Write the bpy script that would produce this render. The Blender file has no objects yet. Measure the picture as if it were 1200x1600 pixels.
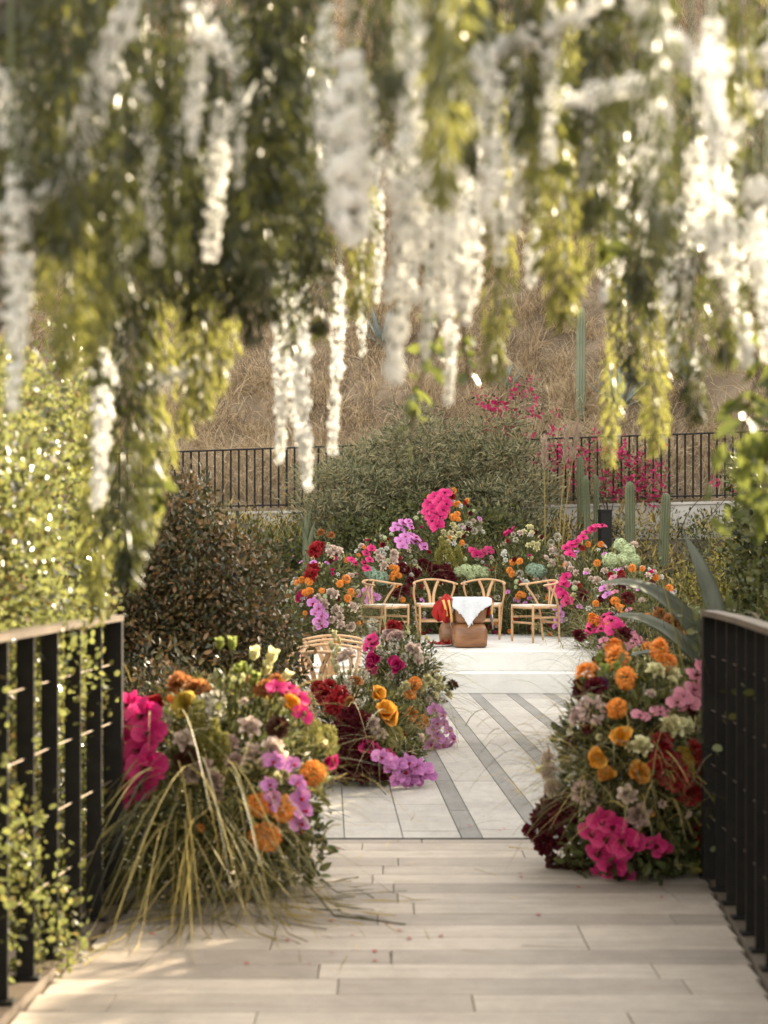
import bpy, math
import numpy as np
from mathutils import Vector, Matrix

rng = np.random.default_rng(11)
R = math.radians
S = bpy.context.scene
COL = S.collection

# ------------------------------------------------------------------ camera, sky, sun, exposure
CAM_H, F, HZ = 1.5, 2500.0, 860.0          # eye height, focal length and horizon row in photo pixels
cam_d = bpy.data.cameras.new('camera'); cam = bpy.data.objects.new('camera', cam_d); COL.objects.link(cam)
cam.location = (0, 0, CAM_H); cam.rotation_euler = (R(90), 0, 0)
cam_d.sensor_width = 36; cam_d.lens = 36 * F / 1600.0; cam_d.shift_y = (HZ - 800) / 1600.0
cam_d.clip_start = 0.05; cam_d.clip_end = 5000
cam_d.dof.use_dof = True; cam_d.dof.focus_distance = 18.3; cam_d.dof.aperture_fstop = 2.8
S.camera = cam

SUN_AZ, SUN_EL = R(47), R(25)              # to the right of straight ahead, above the horizon
W = bpy.data.worlds.new('World'); S.world = W; W.use_nodes = True
wn = W.node_tree; bgn = wn.nodes['Background']
sky = wn.nodes.new('ShaderNodeTexSky'); sky.sky_type = 'NISHITA'; sky.sun_disc = False
sky.sun_elevation = SUN_EL; sky.sun_rotation = SUN_AZ; sky.dust_density = 3.0; sky.air_density = 1.0
hs = wn.nodes.new('ShaderNodeHueSaturation'); hs.inputs['Saturation'].default_value = 0.30
tint = wn.nodes.new('ShaderNodeMix'); tint.data_type = 'RGBA'; tint.blend_type = 'MULTIPLY'
tint.inputs['Factor'].default_value = 1.0; tint.inputs[7].default_value = (1.0, 0.925, 0.80, 1)
wn.links.new(sky.outputs[0], hs.inputs['Color']); wn.links.new(hs.outputs[0], tint.inputs[6])
wn.links.new(tint.outputs[2], bgn.inputs['Color']); bgn.inputs['Strength'].default_value = 0.15

sd = bpy.data.lights.new('sun', 'SUN'); sun = bpy.data.objects.new('sun', sd); COL.objects.link(sun)
sd.energy = 3.6; sd.angle = R(0.6); sd.color = (1.0, 0.84, 0.60)
sdir = Vector((math.sin(SUN_AZ) * math.cos(SUN_EL), math.cos(SUN_AZ) * math.cos(SUN_EL), math.sin(SUN_EL)))
sun.rotation_euler = sdir.to_track_quat('Z', 'Y').to_euler()

S.view_settings.view_transform = 'Standard'; S.view_settings.look = 'None'
S.view_settings.exposure = 2.8; S.view_settings.gamma = 1.0
S.render.engine = 'CYCLES'
S.cycles.max_bounces = 5; S.cycles.diffuse_bounces = 3; S.cycles.glossy_bounces = 2; S.cycles.transmission_bounces = 3; S.cycles.transparent_max_bounces = 4
S.cycles.caustics_reflective = False; S.cycles.caustics_refractive = False
S.cycles.use_denoising = True
S.cycles.sample_clamp_indirect = 6.0

# ------------------------------------------------------------------ helpers
def P(px, py, z):
    """point seen at photo pixel (px,py) at distance z along the view"""
    return Vector(((px - 600) / F * z, z, CAM_H + (HZ - py) / F * z))

def mesh_np(name, V, faces, mats, smooth=False, midx=None):
    """faces: list of int arrays (n,3)/(n,4)"""
    me = bpy.data.meshes.new(name)
    V = np.asarray(V, dtype=np.float32)
    me.vertices.add(len(V)); me.vertices.foreach_set('co', V.ravel())
    loops = np.concatenate([f.ravel() for f in faces]).astype(np.int32)
    starts, n = [], 0
    for f in faces:
        starts.append(n + np.arange(len(f)) * f.shape[1]); n += f.size
    starts = np.concatenate(starts).astype(np.int32)
    me.loops.add(len(loops)); me.loops.foreach_set('vertex_index', loops)
    me.polygons.add(len(starts)); me.polygons.foreach_set('loop_start', starts)
    if midx is not None: me.polygons.foreach_set('material_index', np.asarray(midx, dtype=np.int32))
    me.polygons.foreach_set('use_smooth', np.full(len(starts), smooth))
    me.update(calc_edges=True)
    for m in (mats if isinstance(mats, (list, tuple)) else [mats]): me.materials.append(m)
    return me

class MB:
    """collects vertices and faces of one mesh"""
    def __init__(s): s.V, s.F, s.n = [], {3: [], 4: []}, 0
    def add(s, V, *Fs):
        V = np.asarray(V, dtype=np.float64).reshape(-1, 3)
        for f in Fs:
            f = np.asarray(f)
            if len(f): s.F[f.shape[1]].append(f + s.n)
        s.V.append(V); s.n += len(V); return s
    def box(s, c, d, rz=0.0, bev=0.0):
        x, y, z = d[0] / 2, d[1] / 2, d[2] / 2
        if bev <= 0:
            v = np.array([[sx * x, sy * y, sz * z] for sz in (-1, 1) for sx, sy in ((-1, -1), (1, -1), (1, 1), (-1, 1))])
            f = np.array([[0, 3, 2, 1], [4, 5, 6, 7], [0, 1, 5, 4], [1, 2, 6, 5], [2, 3, 7, 6], [3, 0, 4, 7]])
        else:
            b = bev
            ring = lambda k, zz: [[sx * (x - k), sy * (y - k), zz] for sx, sy in ((-1, -1), (1, -1), (1, 1), (-1, 1))]
            v = np.array(ring(0, -z) + ring(0, z - b) + ring(b, z))
            f = [[0, 3, 2, 1], [8, 9, 10, 11]]
            for r in (0, 4):
                for k in range(4): f.append([r + k, r + (k + 1) % 4, r + 4 + (k + 1) % 4, r + 4 + k])
            f = np.array(f)
        ca, sa = math.cos(rz), math.sin(rz)
        v = v @ np.array([[ca, sa, 0], [-sa, ca, 0], [0, 0, 1]]) + np.array(c)
        return s.add(v, f)
    def tube(s, pts, rad, n=8, flat=1.0, up=(0, 0, 1)):
        pts = np.array([tuple(p) for p in pts], dtype=float); m = len(pts)
        rad = np.full(m, rad) if np.isscalar(rad) else np.asarray(rad, dtype=float)
        T = np.gradient(pts, axis=0); T /= np.linalg.norm(T, axis=1)[:, None] + 1e-9
        up = np.array(up, dtype=float)
        A = np.cross(T, up); bad = np.linalg.norm(A, axis=1) < 0.05
        A[bad] = np.cross(T[bad], (0, 1, 0.01)); A /= np.linalg.norm(A, axis=1)[:, None]
        for i in range(1, m):
            if A[i] @ A[i - 1] < 0: A[i] = -A[i]
        B = np.cross(A, T)
        a = np.arange(n) * 2 * math.pi / n
        ring = np.cos(a)[None, :, None] * A[:, None, :] + flat * np.sin(a)[None, :, None] * B[:, None, :]
        V = (pts[:, None, :] + ring * rad[:, None, None]).reshape(-1, 3)
        i, j = np.meshgrid(np.arange(m - 1), np.arange(n), indexing='ij')
        q = np.stack([i * n + j, i * n + (j + 1) % n, (i + 1) * n + (j + 1) % n, (i + 1) * n + j], -1).reshape(-1, 4)
        V = np.vstack([V, pts[:1], pts[-1:]])
        k = np.arange(n)
        c0 = np.stack([np.full(n, m * n), (k + 1) % n, k], -1)
        c1 = np.stack([np.full(n, m * n + 1), (m - 1) * n + k, (m - 1) * n + (k + 1) % n], -1)
        return s.add(V, q, np.vstack([c0, c1]))
    def mesh(s, name, mats, smooth=False):
        fs = [np.concatenate(s.F[k]) for k in (3, 4) if s.F[k]]
        return mesh_np(name, np.concatenate(s.V), fs, mats, smooth)

def link(name, data, parent=None, loc=None, rot=None, scale=None):
    o = bpy.data.objects.new(name, data); COL.objects.link(o)
    if parent is not None: o.parent = parent
    if loc is not None: o.location = loc
    if rot is not None: o.rotation_euler = rot
    if scale is not None: o.scale = (scale,) * 3 if np.isscalar(scale) else scale
    return o

def tag(o, label, cat, group=None):
    o['label'] = label; o['category'] = cat
    if group: o['group'] = group
    return o

def root(name, label, cat, loc=(0, 0, 0), group=None, rz=0.0):
    return tag(link(name, None, loc=loc, rot=(0, 0, rz)), label, cat, group)

def structure(o): o['kind'] = 'structure'; return o
def stuff(o): o['kind'] = 'stuff'; return o

def copy_tree(o, parent=None):
    c = o.copy(); COL.objects.link(c); c.parent = parent
    for ch in o.children: copy_tree(ch, c)
    return c

def unit(a): return a / (np.linalg.norm(a, axis=-1, keepdims=True) + 1e-9)
def rdir(n): return unit(rng.normal(size=(n, 3)))

def frames(d, nrm=None):
    """rotation matrices whose columns are side, direction d, normal"""
    d = unit(np.asarray(d, dtype=float))
    nrm = rdir(len(d)) if nrm is None else np.asarray(nrm, dtype=float) + 0.001 * rdir(len(d))
    s = unit(np.cross(d, nrm)); z = np.cross(s, d)
    return np.stack([s, d, z], -1)

def scatter(T, pos, rot, scl):
    """copies of template T=(V, [faces]) -> V, faces"""
    TV, TF = T; N = len(pos); k = len(TV)
    scl = np.asarray(scl, dtype=float)
    if scl.ndim == 1: scl = scl[:, None]
    V = np.einsum('nij,nkj->nki', rot, TV[None] * scl[:, None, :]) + np.asarray(pos)[:, None, :]
    off = (np.arange(N) * k)[:, None, None]
    return V.reshape(-1, 3), [(f[None] + off).reshape(-1, f.shape[1]) for f in TF]

# leaf templates: along +Y from the origin, unit length
LEAF2 = (np.array([[0, 0, 0], [-.25, .45, .07], [0, 1, -.06], [.25, .45, .07]], float), [np.array([[0, 2, 1], [0, 3, 2]])])
LEAF6 = (np.array([[0, 0, 0], [-.24, .28, .06], [-.22, .66, .05], [0, 1, -.10], [.22, .66, .05], [.24, .28, .06], [0, .5, -.02]], float),
         [np.array([[0, 6, 1], [1, 6, 2], [2, 6, 3], [3, 6, 4], [4, 6, 5], [5, 6, 0]])])
ROUND = (np.array([[0, 0, 0], [-.36, .35, .05], [-.30, .8, .0], [0, 1, -.05], [.30, .8, .0], [.36, .35, .05]], float),
         [np.array([[0, 3, 2], [0, 2, 1], [0, 4, 3], [0, 5, 4]])])
NARROW = (np.array([[0, 0, 0], [-.09, .4, .02], [0, 1, -.08], [.09, .4, .02]], float), [np.array([[0, 2, 1], [0, 3, 2]])])

def petal_t(w, l, cup=0.3, curl=0.2, nu=3, nv=4, ruffle=0.0, shape=0.8):
    """curved petal grid along +Y, its hollow side to +Z"""
    V = []
    for j in range(nv):
        t = j / (nv - 1)
        ww = w * (math.sin(math.pi * min(1, (t * 0.86 + 0.10))) ** shape)
        for i in range(nu):
            u = i / (nu - 1) * 2 - 1
            V.append([u * ww / 2, l * t, cup * (u * ww) ** 2 / max(w, 1e-6) - curl * l * t * t + ruffle * math.sin(u * 5 + t * 7) * t])
    Fq = [[j * nu + i, j * nu + i + 1, (j + 1) * nu + i + 1, (j + 1) * nu + i] for j in range(nv - 1) for i in range(nu - 1)]
    return np.array(V, float), [np.array(Fq)]

def ring_petals(mb, T, n, tilt, r0=0.0, z0=0.0, scl=1.0, ph=0.0, jit=0.12):
    """n petals round +Z; tilt 0 = upright, 90deg = flat"""
    a = np.arange(n) * 2 * math.pi / n + ph + rng.normal(0, jit * 0.6, n)
    tl = tilt + rng.normal(0, jit, n)
    out = np.stack([np.cos(a), np.sin(a), 0 * a], -1); up = np.array([0, 0, 1.0])
    d = out * np.sin(tl)[:, None] + up * np.cos(tl)[:, None]
    nr = -out * np.cos(tl)[:, None] + up * np.sin(tl)[:, None]
    V, Fs = scatter(T, out * r0 + up * z0, frames(d, nr), np.full(n, scl) * (1 + rng.normal(0, .07, n)))
    mb.add(V, *Fs)

# ------------------------------------------------------------------ materials
def new_mat(name):
    m = bpy.data.materials.new(name); m.use_nodes = True
    nt = m.node_tree; return m, nt, nt.nodes['Principled BSDF'], nt.nodes['Material Output']

def ramp_of(nt, src, cols):
    r = nt.nodes.new('ShaderNodeValToRGB'); e = r.color_ramp.elements
    while len(e) < len(cols): e.new(0.5)
    for k, c in enumerate(cols):
        e[k].position = k / max(1, len(cols) - 1); e[k].color = (*c, 1)
    nt.links.new(src, r.inputs[0]); return r.outputs[0]

def leaf_mat(name, cols, trans=0.35, rough=0.5, spec=0.4, tcol=None, island=True):
    """thin leaf or petal: each island (leaf) its own tone, some light passes through"""
    m, nt, b, out = new_mat(name)
    if name.split('_')[0] in ('grass', 'bed', 'hedge', 'bush'):      # olive garden greens, tones spread to put deep shade and highlights into colour
        k = np.linspace(.34, 1.30, len(cols)) ** 1.15; cols = [tuple(np.array(c) * np.array([1.12, 1.0, .62]) * k[i]) for i, c in enumerate(cols)]
    if island:
        g = nt.nodes.new('ShaderNodeNewGeometry'); src = g.outputs['Random Per Island']
    else:
        g = nt.nodes.new('ShaderNodeObjectInfo'); src = g.outputs['Random']
    c = ramp_of(nt, src, cols)
    nt.links.new(c, b.inputs['Base Color'])
    b.inputs['Roughness'].default_value = rough; b.inputs['Specular IOR Level'].default_value = spec
    if trans > 0:
        t = nt.nodes.new('ShaderNodeBsdfTranslucent'); mx = nt.nodes.new('ShaderNodeMixShader'); mx.inputs[0].default_value = trans
        if tcol:
            mu = nt.nodes.new('ShaderNodeMix'); mu.data_type = 'RGBA'; mu.blend_type = 'MIX'; mu.inputs['Factor'].default_value = 0.7
            nt.links.new(c, mu.inputs[6]); mu.inputs[7].default_value = (*tcol, 1); nt.links.new(mu.outputs[2], t.inputs['Color'])
        else: nt.links.new(c, t.inputs['Color'])
        nt.links.new(b.outputs[0], mx.inputs[1]); nt.links.new(t.outputs[0], mx.inputs[2]); nt.links.new(mx.outputs[0], out.inputs['Surface'])
    return m

def noise_mat(name, cols, scale=6.0, rough=0.7, detail=5.0, stretch=(1, 1, 1), bump=0.15, spec=0.3, coord='Object', bscale=None, per_obj=0.0, metallic=0.0, dirt=0.0):
    m, nt, b, out = new_mat(name)
    tc = nt.nodes.new('ShaderNodeTexCoord'); mp = nt.nodes.new('ShaderNodeMapping'); mp.inputs['Scale'].default_value = stretch
    nt.links.new(tc.outputs[coord], mp.inputs[0])
    vec = mp.outputs[0]
    oi = nt.nodes.new('ShaderNodeObjectInfo')
    ad = nt.nodes.new('ShaderNodeVectorMath'); ad.operation = 'ADD'
    sc = nt.nodes.new('ShaderNodeVectorMath'); sc.operation = 'SCALE'; sc.inputs[0].default_value = (37, 91, 53)
    nt.links.new(oi.outputs['Random'], sc.inputs['Scale']); nt.links.new(vec, ad.inputs[0]); nt.links.new(sc.outputs[0], ad.inputs[1])
    n = nt.nodes.new('ShaderNodeTexNoise'); n.inputs['Scale'].default_value = scale; n.inputs['Detail'].default_value = detail; n.inputs['Roughness'].default_value = 0.62
    nt.links.new(ad.outputs[0], n.inputs['Vector'])
    st = nt.nodes.new('ShaderNodeMapRange'); st.inputs[1].default_value = 0.28; st.inputs[2].default_value = 0.72
    nt.links.new(n.outputs['Fac'], st.inputs[0])
    c = ramp_of(nt, st.outputs[0], cols)
    if per_obj > 0:
        mr = nt.nodes.new('ShaderNodeMapRange'); mr.inputs[3].default_value = 1 - per_obj; mr.inputs[4].default_value = 1 + per_obj * 0.6
        nt.links.new(oi.outputs['Random'], mr.inputs[0])
        h = nt.nodes.new('ShaderNodeHueSaturation'); nt.links.new(mr.outputs[0], h.inputs['Value']); nt.links.new(c, h.inputs['Color']); c = h.outputs[0]
    if dirt > 0:
        ge = nt.nodes.new('ShaderNodeNewGeometry'); acc = None
        for sc_, amt in ((1.3, dirt), (9.0, dirt * .6), (55.0, dirt * .5)):
            nd = nt.nodes.new('ShaderNodeTexNoise'); nd.inputs['Scale'].default_value = sc_; nd.inputs['Detail'].default_value = 7; nd.inputs['Roughness'].default_value = .65; nt.links.new(ge.outputs['Position'], nd.inputs['Vector'])
            md = nt.nodes.new('ShaderNodeMapRange'); md.inputs[1].default_value = .32; md.inputs[2].default_value = .62; md.inputs[3].default_value = 1 - amt; md.inputs[4].default_value = 1 + amt * .25; nt.links.new(nd.outputs['Fac'], md.inputs[0])
            if acc is None: acc = md.outputs[0]
            else:
                mm = nt.nodes.new('ShaderNodeMath'); mm.operation = 'MULTIPLY'; nt.links.new(acc, mm.inputs[0]); nt.links.new(md.outputs[0], mm.inputs[1]); acc = mm.outputs[0]
        h2 = nt.nodes.new('ShaderNodeHueSaturation'); nt.links.new(acc, h2.inputs['Value']); nt.links.new(c, h2.inputs['Color']); c = h2.outputs[0]
    nt.links.new(c, b.inputs['Base Color'])
    b.inputs['Roughness'].default_value = rough; b.inputs['Specular IOR Level'].default_value = spec; b.inputs['Metallic'].default_value = metallic
    if bump > 0:
        n2 = nt.nodes.new('ShaderNodeTexNoise'); n2.inputs['Scale'].default_value = bscale or scale * 5; n2.inputs['Detail'].default_value = 4
        nt.links.new(ad.outputs[0], n2.inputs['Vector'])
        bp = nt.nodes.new('ShaderNodeBump'); bp.inputs['Strength'].default_value = bump; bp.inputs['Distance'].default_value = 0.02
        nt.links.new(n2.outputs['Fac'], bp.inputs['Height']); nt.links.new(bp.outputs[0], b.inputs['Normal'])
    return m

M = {}
M['deck_tile'] = noise_mat('deck_tile', [(.34, .285, .23), (.41, .35, .285), (.47, .405, .335)], 2.2, .55, 6, (1, 9, 4), .18, .35, per_obj=.10, dirt=.2)
M['deck_dark'] = noise_mat('deck_dark', [(.25, .208, .168), (.305, .258, .21), (.35, .298, .246)], 2.2, .55, 6, (1, 9, 4), .18, .35, per_obj=.14, dirt=.2)
M['joint'] = noise_mat('joint', [(.17, .145, .12), (.24, .21, .175)], 9, .9)
M['pave_tile'] = noise_mat('pave_tile', [(.36, .335, .30), (.39, .365, .33), (.415, .39, .355)], 2.0, .6, 7, (14, 2, 4), .12, .3, per_obj=.10, dirt=.2)
M['pave_band'] = noise_mat('pave_band', [(.185, .175, .163), (.215, .205, .19), (.24, .23, .215)], 2.0, .6, 7, (14, 2, 4), .12, .3, per_obj=.12, dirt=.2)
M['stage'] = noise_mat('stage', [(.65, .63, .59), (.68, .66, .62), (.70, .68, .645)], .8, .6, 6, (1, 1, 1), .05, .3, dirt=.09)
M['plaster'] = noise_mat('plaster', [(.36, .33, .29), (.52, .49, .45), (.60, .57, .53)], 1.5, .85, 8, (1, 1, .5), .25, .2)
M['iron'] = noise_mat('iron', [(.006, .005, .005), (.010, .009, .008), (.017, .014, .011)], 12, .55, 5, bump=.05, spec=.22)
M['cap'] = noise_mat('cap', [(.055, .042, .031), (.095, .073, .053), (.135, .105, .077)], 5, .45, 6, (1, 1, 1), .12, .5)
M['cable'] = noise_mat('cable', [(.12, .09, .07), (.20, .16, .12)], 20, .4, 3, bump=0, metallic=.5)
M['soil'] = noise_mat('soil', [(.045, .034, .022), (.085, .065, .042), (.12, .095, .06)], 2.5, .95, 8, bump=.6, bscale=14)
M['hill'] = noise_mat('hill', [(.12, .088, .058), (.21, .16, .108), (.32, .25, .175)], .9, .95, 9, bump=.8, bscale=6)
M['ground'] = noise_mat('ground', [(.12, .09, .06), (.20, .155, .10)], .2, .95, 6, bump=.2)
M['oak'] = noise_mat('oak', [(.42, .235, .115), (.53, .32, .165), (.60, .38, .21)], 9, .42, 5, (1, 1, .25), .05, .4, per_obj=.06)
M['cord'] = noise_mat('cord', [(.62, .57, .48), (.72, .68, .60)], 30, .8, 3, bump=.4, bscale=90)
M['walnut'] = noise_mat('walnut', [(.11, .045, .018), (.20, .088, .036), (.29, .14, .06)], 4, .38, 6, (1, 1, 3.5), .06, .5)
M['arch_wood'] = noise_mat('arch_wood', [(.06, .047, .036), (.11, .088, .07), (.17, .14, .11)], 6, .7, 6, (1, 1, 1), .2, .3)
M['bark'] = noise_mat('bark', [(.06, .042, .028), (.12, .085, .055)], 14, .9, 5, bump=.5)
M['lace'] = noise_mat('lace', [(.55, .56, .59), (.68, .69, .72)], 40, .9, 3, bump=.5, bscale=120)
M['red_cloth'] = noise_mat('red_cloth', [(.26, .008, .007), (.36, .014, .010)], 14, .75, 4, bump=.15)
M['gold_trim'] = noise_mat('gold_trim', [(.55, .33, .09), (.70, .47, .16)], 30, .6, 3, bump=.1)
M['plate'] = noise_mat('plate', [(.62, .58, .54), (.70, .66, .62)], 8, .35, 3, bump=0)
M['cactus'] = noise_mat('cactus', [(.085, .10, .055), (.125, .14, .08), (.17, .18, .11)], 5, .7, 5, (1, 1, .4), .1)
M['cactus_pale'] = noise_mat('cactus_pale', [(.15, .18, .12), (.20, .225, .155), (.25, .26, .18)], 5, .65, 5, (1, 1, .4), .1)
M['agave_blue'] = noise_mat('agave_blue', [(.17, .215, .20), (.24, .285, .265), (.30, .34, .32)], 4, .5, 5, (2, 2, 1), .06)
M['agave_dark'] = noise_mat('agave_dark', [(.07, .078, .052), (.12, .128, .095), (.175, .18, .145)], 3, .7, 5, (2, 2, 1), .10, .15)

M['grass_dark'] = leaf_mat('grass_dark', [(.030, .042, .012), (.055, .072, .020), (.10, .105, .035)], .25)
M['grass_green'] = leaf_mat('grass_green', [(.055, .070, .024), (.10, .118, .042), (.17, .165, .075)], .3)
M['grass_straw'] = leaf_mat('grass_straw', [(.20, .165, .075), (.33, .275, .135), (.46, .39, .21)], .35, .55)
M['grass_olive'] = leaf_mat('grass_olive', [(.10, .105, .045), (.22, .21, .095), (.40, .36, .20), (.30, .25, .13)], .35, .55)
M['grass_grey'] = leaf_mat('grass_grey', [(.11, .125, .070), (.18, .19, .115), (.28, .265, .175)], .3)
M['dry_grass'] = leaf_mat('dry_grass', [(.25, .185, .11), (.47, .36, .225), (.68, .54, .36), (.38, .285, .18)], .2, .8, .15)
M['dry_twig'] = leaf_mat('dry_twig', [(.09, .06, .043), (.15, .105, .078), (.20, .145, .11)], .1, .9, .1)
M['plume_grass'] = leaf_mat('plume_grass', [(.40, .30, .23), (.52, .41, .32)], .4, .8, .1)
M['bed_leaf'] = leaf_mat('bed_leaf', [(.042, .056, .022), (.080, .098, .040), (.135, .148, .068), (.065, .092, .050)], .3)
M['bed_leaf_grey'] = leaf_mat('bed_leaf_grey', [(.085, .11, .070), (.15, .185, .125), (.22, .25, .18)], .25)
M['bed_leaf_olive'] = leaf_mat('bed_leaf_olive', [(.10, .105, .025), (.19, .19, .05), (.28, .26, .08)], .35)
M['hedge_leaf'] = leaf_mat('hedge_leaf', [(.016, .022, .006), (.036, .046, .013), (.075, .085, .026), (.13, .13, .048), (.14, .085, .022)], .36, .26, .8, (.31, .34, .11))
M['bush_leaf'] = leaf_mat('bush_leaf', [(.045, .050, .022), (.065, .075, .032), (.085, .085, .040), (.11, .078, .046), (.15, .088, .06)], .25, .4, .5)
M['shrub_leaf'] = leaf_mat('shrub_leaf', [(.045, .052, .022), (.12, .13, .062), (.23, .23, .13), (.36, .34, .21), (.36, .27, .11)], .25, .6)
M['bract'] = leaf_mat('bract', [(.32, .012, .075), (.48, .020, .13), (.55, .05, .15)], .35)
M['hang_leaf'] = leaf_mat('hang_leaf', [(.008, .011, .003), (.020, .026, .006), (.055, .060, .015)], .32, .33, .5, (.17, .18, .035))
M['hang_lime'] = leaf_mat('hang_lime', [(.05, .06, .015), (.11, .118, .032), (.20, .19, .06)], .46, .4, .4, (.40, .39, .09))
M['blossom'] = leaf_mat('blossom', [(.78, .77, .75), (.85, .84, .82), (.80, .81, .76)], .50, .7, .15)
M['broad_leaf'] = leaf_mat('broad_leaf', [(.03, .046, .012), (.06, .08, .02), (.10, .115, .03)], .32, .35, .5, (.26, .29, .06))
M['stem'] = leaf_mat('stem', [(.06, .075, .03), (.10, .115, .045)], 0)

def petal_mats(name, c, var=.25, trans=.3):
    c = np.array(c); m = leaf_mat(name, [tuple(c * (1 - var)), tuple(c), tuple(np.minimum(c * (1 + var) + .03, .88))], trans, .6, .2)
    nt = m.node_tree; ramp = next(n for n in nt.nodes if n.type == 'VALTORGB'); b = nt.nodes['Principled BSDF']
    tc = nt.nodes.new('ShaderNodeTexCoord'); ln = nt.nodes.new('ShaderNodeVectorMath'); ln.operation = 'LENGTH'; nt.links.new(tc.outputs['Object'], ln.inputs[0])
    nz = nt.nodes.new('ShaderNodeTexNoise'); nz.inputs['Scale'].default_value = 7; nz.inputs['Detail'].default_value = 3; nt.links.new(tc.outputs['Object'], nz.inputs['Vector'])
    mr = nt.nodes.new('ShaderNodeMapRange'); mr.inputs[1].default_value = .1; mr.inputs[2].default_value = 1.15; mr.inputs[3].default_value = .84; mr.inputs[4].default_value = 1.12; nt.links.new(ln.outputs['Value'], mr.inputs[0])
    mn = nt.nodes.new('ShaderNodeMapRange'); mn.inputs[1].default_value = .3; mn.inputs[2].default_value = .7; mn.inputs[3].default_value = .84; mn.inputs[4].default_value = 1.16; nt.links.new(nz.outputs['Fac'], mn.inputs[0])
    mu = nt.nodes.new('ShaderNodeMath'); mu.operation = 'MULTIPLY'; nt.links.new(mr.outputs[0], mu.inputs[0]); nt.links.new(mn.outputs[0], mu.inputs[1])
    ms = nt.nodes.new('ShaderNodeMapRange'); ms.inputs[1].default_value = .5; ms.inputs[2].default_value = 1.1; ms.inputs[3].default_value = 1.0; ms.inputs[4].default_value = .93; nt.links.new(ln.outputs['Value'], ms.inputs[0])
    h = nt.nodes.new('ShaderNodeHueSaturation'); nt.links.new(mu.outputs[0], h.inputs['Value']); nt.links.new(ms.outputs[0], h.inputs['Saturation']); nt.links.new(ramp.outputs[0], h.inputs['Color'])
    for n in nt.nodes:
        if n.type in ('BSDF_PRINCIPLED', 'BSDF_TRANSLUCENT'): nt.links.new(h.outputs[0], n.inputs[0])
    return m
PC = {
 'orange': (.78, .25, .010), 'apricot': (.84, .36, .022), 'bronze': (.36, .14, .035), 'brown': (.085, .026, .014),
 'magenta': (.56, .012, .15), 'lilac': (.56, .20, .49), 'pink': (.60, .22, .29), 'crimson': (.33, .008, .013), 'burgundy': (.115, .006, .014),
 'cream': (.80, .73, .42), 'blush': (.74, .58, .49), 'mauve': (.56, .40, .35), 'lime': (.30, .35, .085), 'pale_green': (.48, .55, .31),
 'teal': (.24, .33, .235), 'beige': (.42, .39, .30), 'white': (.80, .78, .70), 'olive': (.30, .275, .065), 'gold': (.52, .36, .045), 'plum': (.10, .015, .07)}
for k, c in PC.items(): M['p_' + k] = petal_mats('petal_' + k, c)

def blades(base, d, L, w, droop, K=4):
    """arching tapered grass blades"""
    N = len(base); base = np.asarray(base, float); d = unit(d)
    t = np.linspace(0, 1, K + 1)
    L = np.broadcast_to(L, N); w = np.broadcast_to(w, N); droop = np.broadcast_to(droop, N)
    c = base[:, None] + d[:, None] * (L[:, None] * t)[..., None]
    c[..., 2] -= (droop * L)[:, None] * t ** 2
    hor = d.copy(); hor[:, 2] = 0; hor = unit(hor)
    c[..., :2] += (hor[:, None, :2] * (0.35 * droop * L)[:, None, None] * (t ** 2)[None, :, None])
    side = unit(np.cross(d, np.array([0, 0, 1.0])) + 0.5 * rdir(N))
    ww = w[:, None] * (1 - 0.86 * t ** 1.5) / 2
    V = np.stack([c - side[:, None] * ww[..., None], c + side[:, None] * ww[..., None]], 2)   # N,K+1,2,3
    n, k = np.meshgrid(np.arange(N), np.arange(K), indexing='ij')
    b = n * (K + 1) * 2 + k * 2
    return V.reshape(-1, 3), [np.stack([b, b + 1, b + 3, b + 2], -1).reshape(-1, 4)]

def sstep(a, b, x): t = np.clip((x - a) / (b - a), 0, 1); return t * t * (3 - 2 * t)

# ------------------------------------------------------------------ the ground and the hill
def terrain(x, y):
    x = np.asarray(x, float); y = np.asarray(y, float)
    bed = sstep(20.0, 25.2, y) * 1.78
    hill = np.where(y > 25.62, 2.12 + (y - 25.62) * 0.78, 0)
    h = np.maximum(bed, hill)
    h = h + np.maximum(0, x - 5.8) * 1.35 * sstep(8.0, 10.5, y - x)  # bank added out of view on the right to shade the stage
    h = h + np.maximum(0, -x - 6) * 0.35 * sstep(12, 20, y)
    amp = sstep(26, 29, y)
    h = h + amp * (0.28 * np.sin(x * .9 + y * .5) + 0.22 * np.sin(x * 1.7 - y * 1.1 + 1) + 0.12 * np.sin(x * 3.9 + y * 2.7))
    h = np.where(h > 22, 22 + (h - 22) * .35, h)
    return h - 0.10

xs = np.concatenate([np.arange(-60, -10, 2.0), np.arange(-10, 12, .4), np.arange(12, 70, 2.0)])
ys = np.concatenate([np.arange(8.6, 25.4, .4), [25.58, 25.66], np.arange(26, 50, .5), np.arange(50, 110, 2.5)])
XX, YY = np.meshgrid(xs, ys, indexing='ij')
V = np.stack([XX, YY, terrain(XX, YY)], -1).reshape(-1, 3)
i, j = np.meshgrid(np.arange(len(xs) - 1), np.arange(len(ys) - 1), indexing='ij'); ny = len(ys)
q = np.stack([i * ny + j, (i + 1) * ny + j, (i + 1) * ny + j + 1, i * ny + j + 1], -1).reshape(-1, 4)
midx = (YY[:-1, :-1] > 25.5).astype(int).ravel()
structure(link('hillside', mesh_np('hillside', V, [q], [M['soil'], M['hill']], True, midx)))
g = MB(); g.add([[-900, -400, -.45], [900, -400, -.45], [900, 1500, -.45], [-900, 1500, -.45]], [[0, 1, 2, 3]])
structure(link('ground', g.mesh('ground', M['ground'])))

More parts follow.
